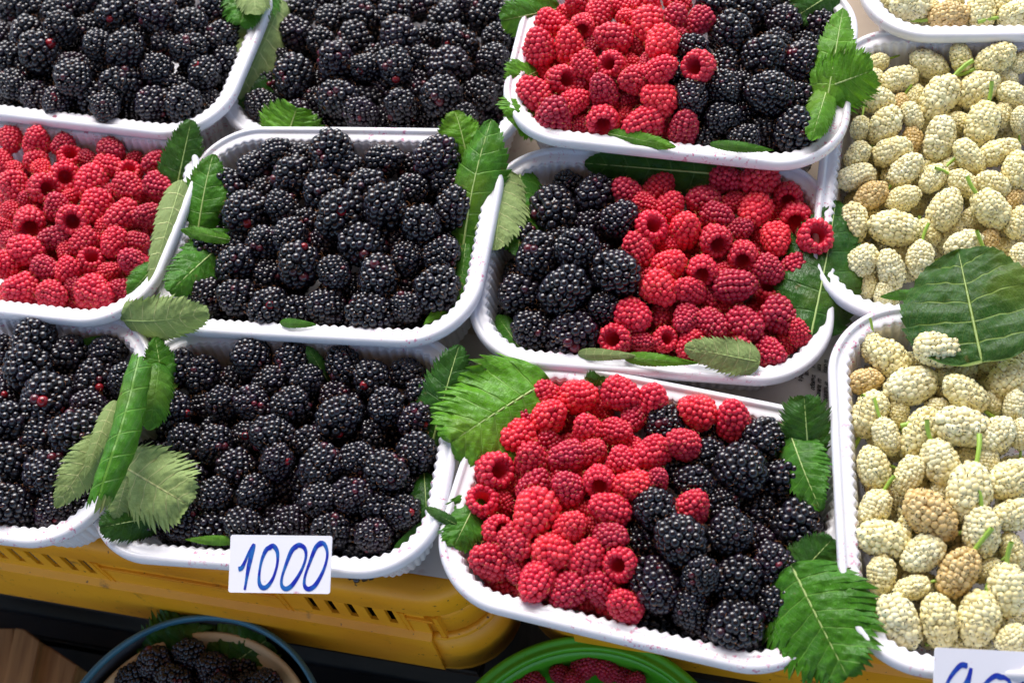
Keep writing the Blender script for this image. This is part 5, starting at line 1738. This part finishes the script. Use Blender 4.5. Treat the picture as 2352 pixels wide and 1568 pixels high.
# ------------------------------------------------------------------ things below the table
def below(o,c): o.location=c
def lath(name,prof,n,m,parent,t=None,closed=False):
    V,F=lathe(prof,n); V=V.tolist(); F=[]
    for j in range(len(prof)-1):
        for i in range(n): k=(i+1)%n; F.append((j*n+i,j*n+k,(j+1)*n+k,(j+1)*n+i))
    me=mesh(name,V,F)
    if t: me=solid(me,t,name); me.polygons.foreach_set('use_smooth',[True]*len(me.polygons))
    return link(name,me,m,parent)
bc=at(465,1537+365*.966,-.145); br_=365/pxm(bc)
bk=tag(empty('basket',bc),'beige lattice basket with a blue rim holding blackberries, below the yellow crate','basket')
rimp=[(br_-.0016+.0018*math.cos(R(a)),.0028*math.sin(R(a))) for a in range(0,361,30)]
lath('rim',rimp,128,M['blue'],bk)
lath('outer_wall',[(br_-.0025,-.001),(br_-.004,-.02),(br_-.010,-.05),(br_-.020,-.095),(.0005,-.10)],96,M['dark'],bk,.002)
lath('inner_band',[(br_-.0085,-.009),(br_-.0080,-.0065),(br_-.0095,-.0058),(br_-.0125,-.008),(br_-.0132,-.0105),(br_-.0165,-.0125),(br_-.0172,-.0140),(br_-.020,-.0155)],128,M['beige'],bk,.0012)
# lattice wall: bars left between rows of square holes
V=[];F=[]; nb=96; lev=[(br_-.0200-.0016*k,-.0155-.0036*k) for k in range(19)]
for q,z in lev:
    for i in range(nb):
        for s in (-.28,.28): a=2*math.pi*(i+s)/nb; V.append((q*math.cos(a),q*math.sin(a),z))
for j in range(18):
    for i in range(nb):
        k=(i+1)%nb; A=j*nb*2+i*2; Bq=(j+1)*nb*2+i*2; A2=j*nb*2+k*2; B2=(j+1)*nb*2+k*2
        F.append((A,A+1,Bq+1,Bq))
        if j%2==0: F.append((A+1,A2,B2,Bq+1))
link('lattice_wall',solid(mesh('lattice_wall',V,F,False),.0015,'lattice_wall'),M['beige'],bk)
lath('basket_floor',[(br_-.0488,-.0803),(.012,-.082),(0.0005,-.082)],64,M['beige'],bk,.002)
lf=leaf('large dark leaf lying under the blackberries in the beige basket','x',(430,1740,-166),(500,1560,-150),240,0,m='leaf_dark',arch=.03,amp=.8,group=G)
lf2=leaf('dark leaf at the back of the beige basket behind the blackberries','x',(520,1700,-164),(665,1600,-152),180,0,m='leaf_dark',arch=.03,amp=.8,group=G)
gc=at(1461,1588+396*.966,-.150); gr=396/pxm(gc)
gb=tag(empty('bowl',gc),'bright green plastic bowl with raspberries, below the front mixed tray','bowl')
lath('rim',[(gr-.004,-.012),(gr-.0006,-.009),(gr,-.005),(gr-.0003,-.001),(gr-.0015,.0004),(gr-.003,.0002),(gr-.0042,-.0012),(gr-.0056,-.0016),(gr-.007,-.0009),(gr-.0082,-.0016),(gr-.0090,-.005)],128,M['green'],gb,.0012)
lath('bowl_wall',[(gr-.0090,-.005),(gr-.0095,-.02),(gr-.016,-.045),(gr-.03,-.068),(.02,-.072),(.0005,-.072)],96,M['green'],gb,.0015)
# wooden crate corner at the bottom left
wc=tag(empty('wooden_crate',at(60,1640,-.25)),'raw wooden crate corner with grainy boards beside the beige basket','crate')
inv=Matrix.Translation(wc.location).inverted()
def plank(px,z,th):
    P=[at(x,y,z) for x,y in px]; n=len(P)
    lp=Vector((0,0,-th)); V=[p[:] for p in P]+[(p+lp)[:] for p in P]
    F=[tuple(range(n)),tuple(range(2*n-1,n-1,-1))]+[(i,n+i,n+(i+1)%n,(i+1)%n) for i in range(n)]
    bm=bmesh.new(); vs=[bm.verts.new(v) for v in V]
    for f in F: bm.faces.new([vs[k] for k in f])
    bmesh.ops.recalc_face_normals(bm,faces=bm.faces); bmesh.ops.bevel(bm,geom=bm.edges[:],offset=.0008,segments=2,affect='EDGES')
    # grain runs along the object's own x axis
    d_=(P[-1]-P[0]).normalized(); o_=P[0]; Mt=Matrix((d_,Vector((0,0,1)).cross(d_),Vector((0,0,1)))).transposed().to_4x4(); Mt.translation=o_
    bm.transform(Mt.inverted()); me=bpy.data.meshes.new('board'); bm.to_mesh(me); bm.free()
    o=link('board',me,M['wood'],wc); o.matrix_parent_inverse=inv; o.matrix_basis=Mt
plank([(-60,1570),(36,1569),(10,1800),(-90,1800)],-.262,.018)
plank([(36,1568),(60,1571),(100,1602),(62,1800),(-14,1800)],-.250,.02)
plank([(103,1606),(128,1618),(194,1662),(150,1810),(66,1800)],-.256,.02)
plank([(197,1664),(240,1700),(200,1820),(150,1812)],-.275,.02)
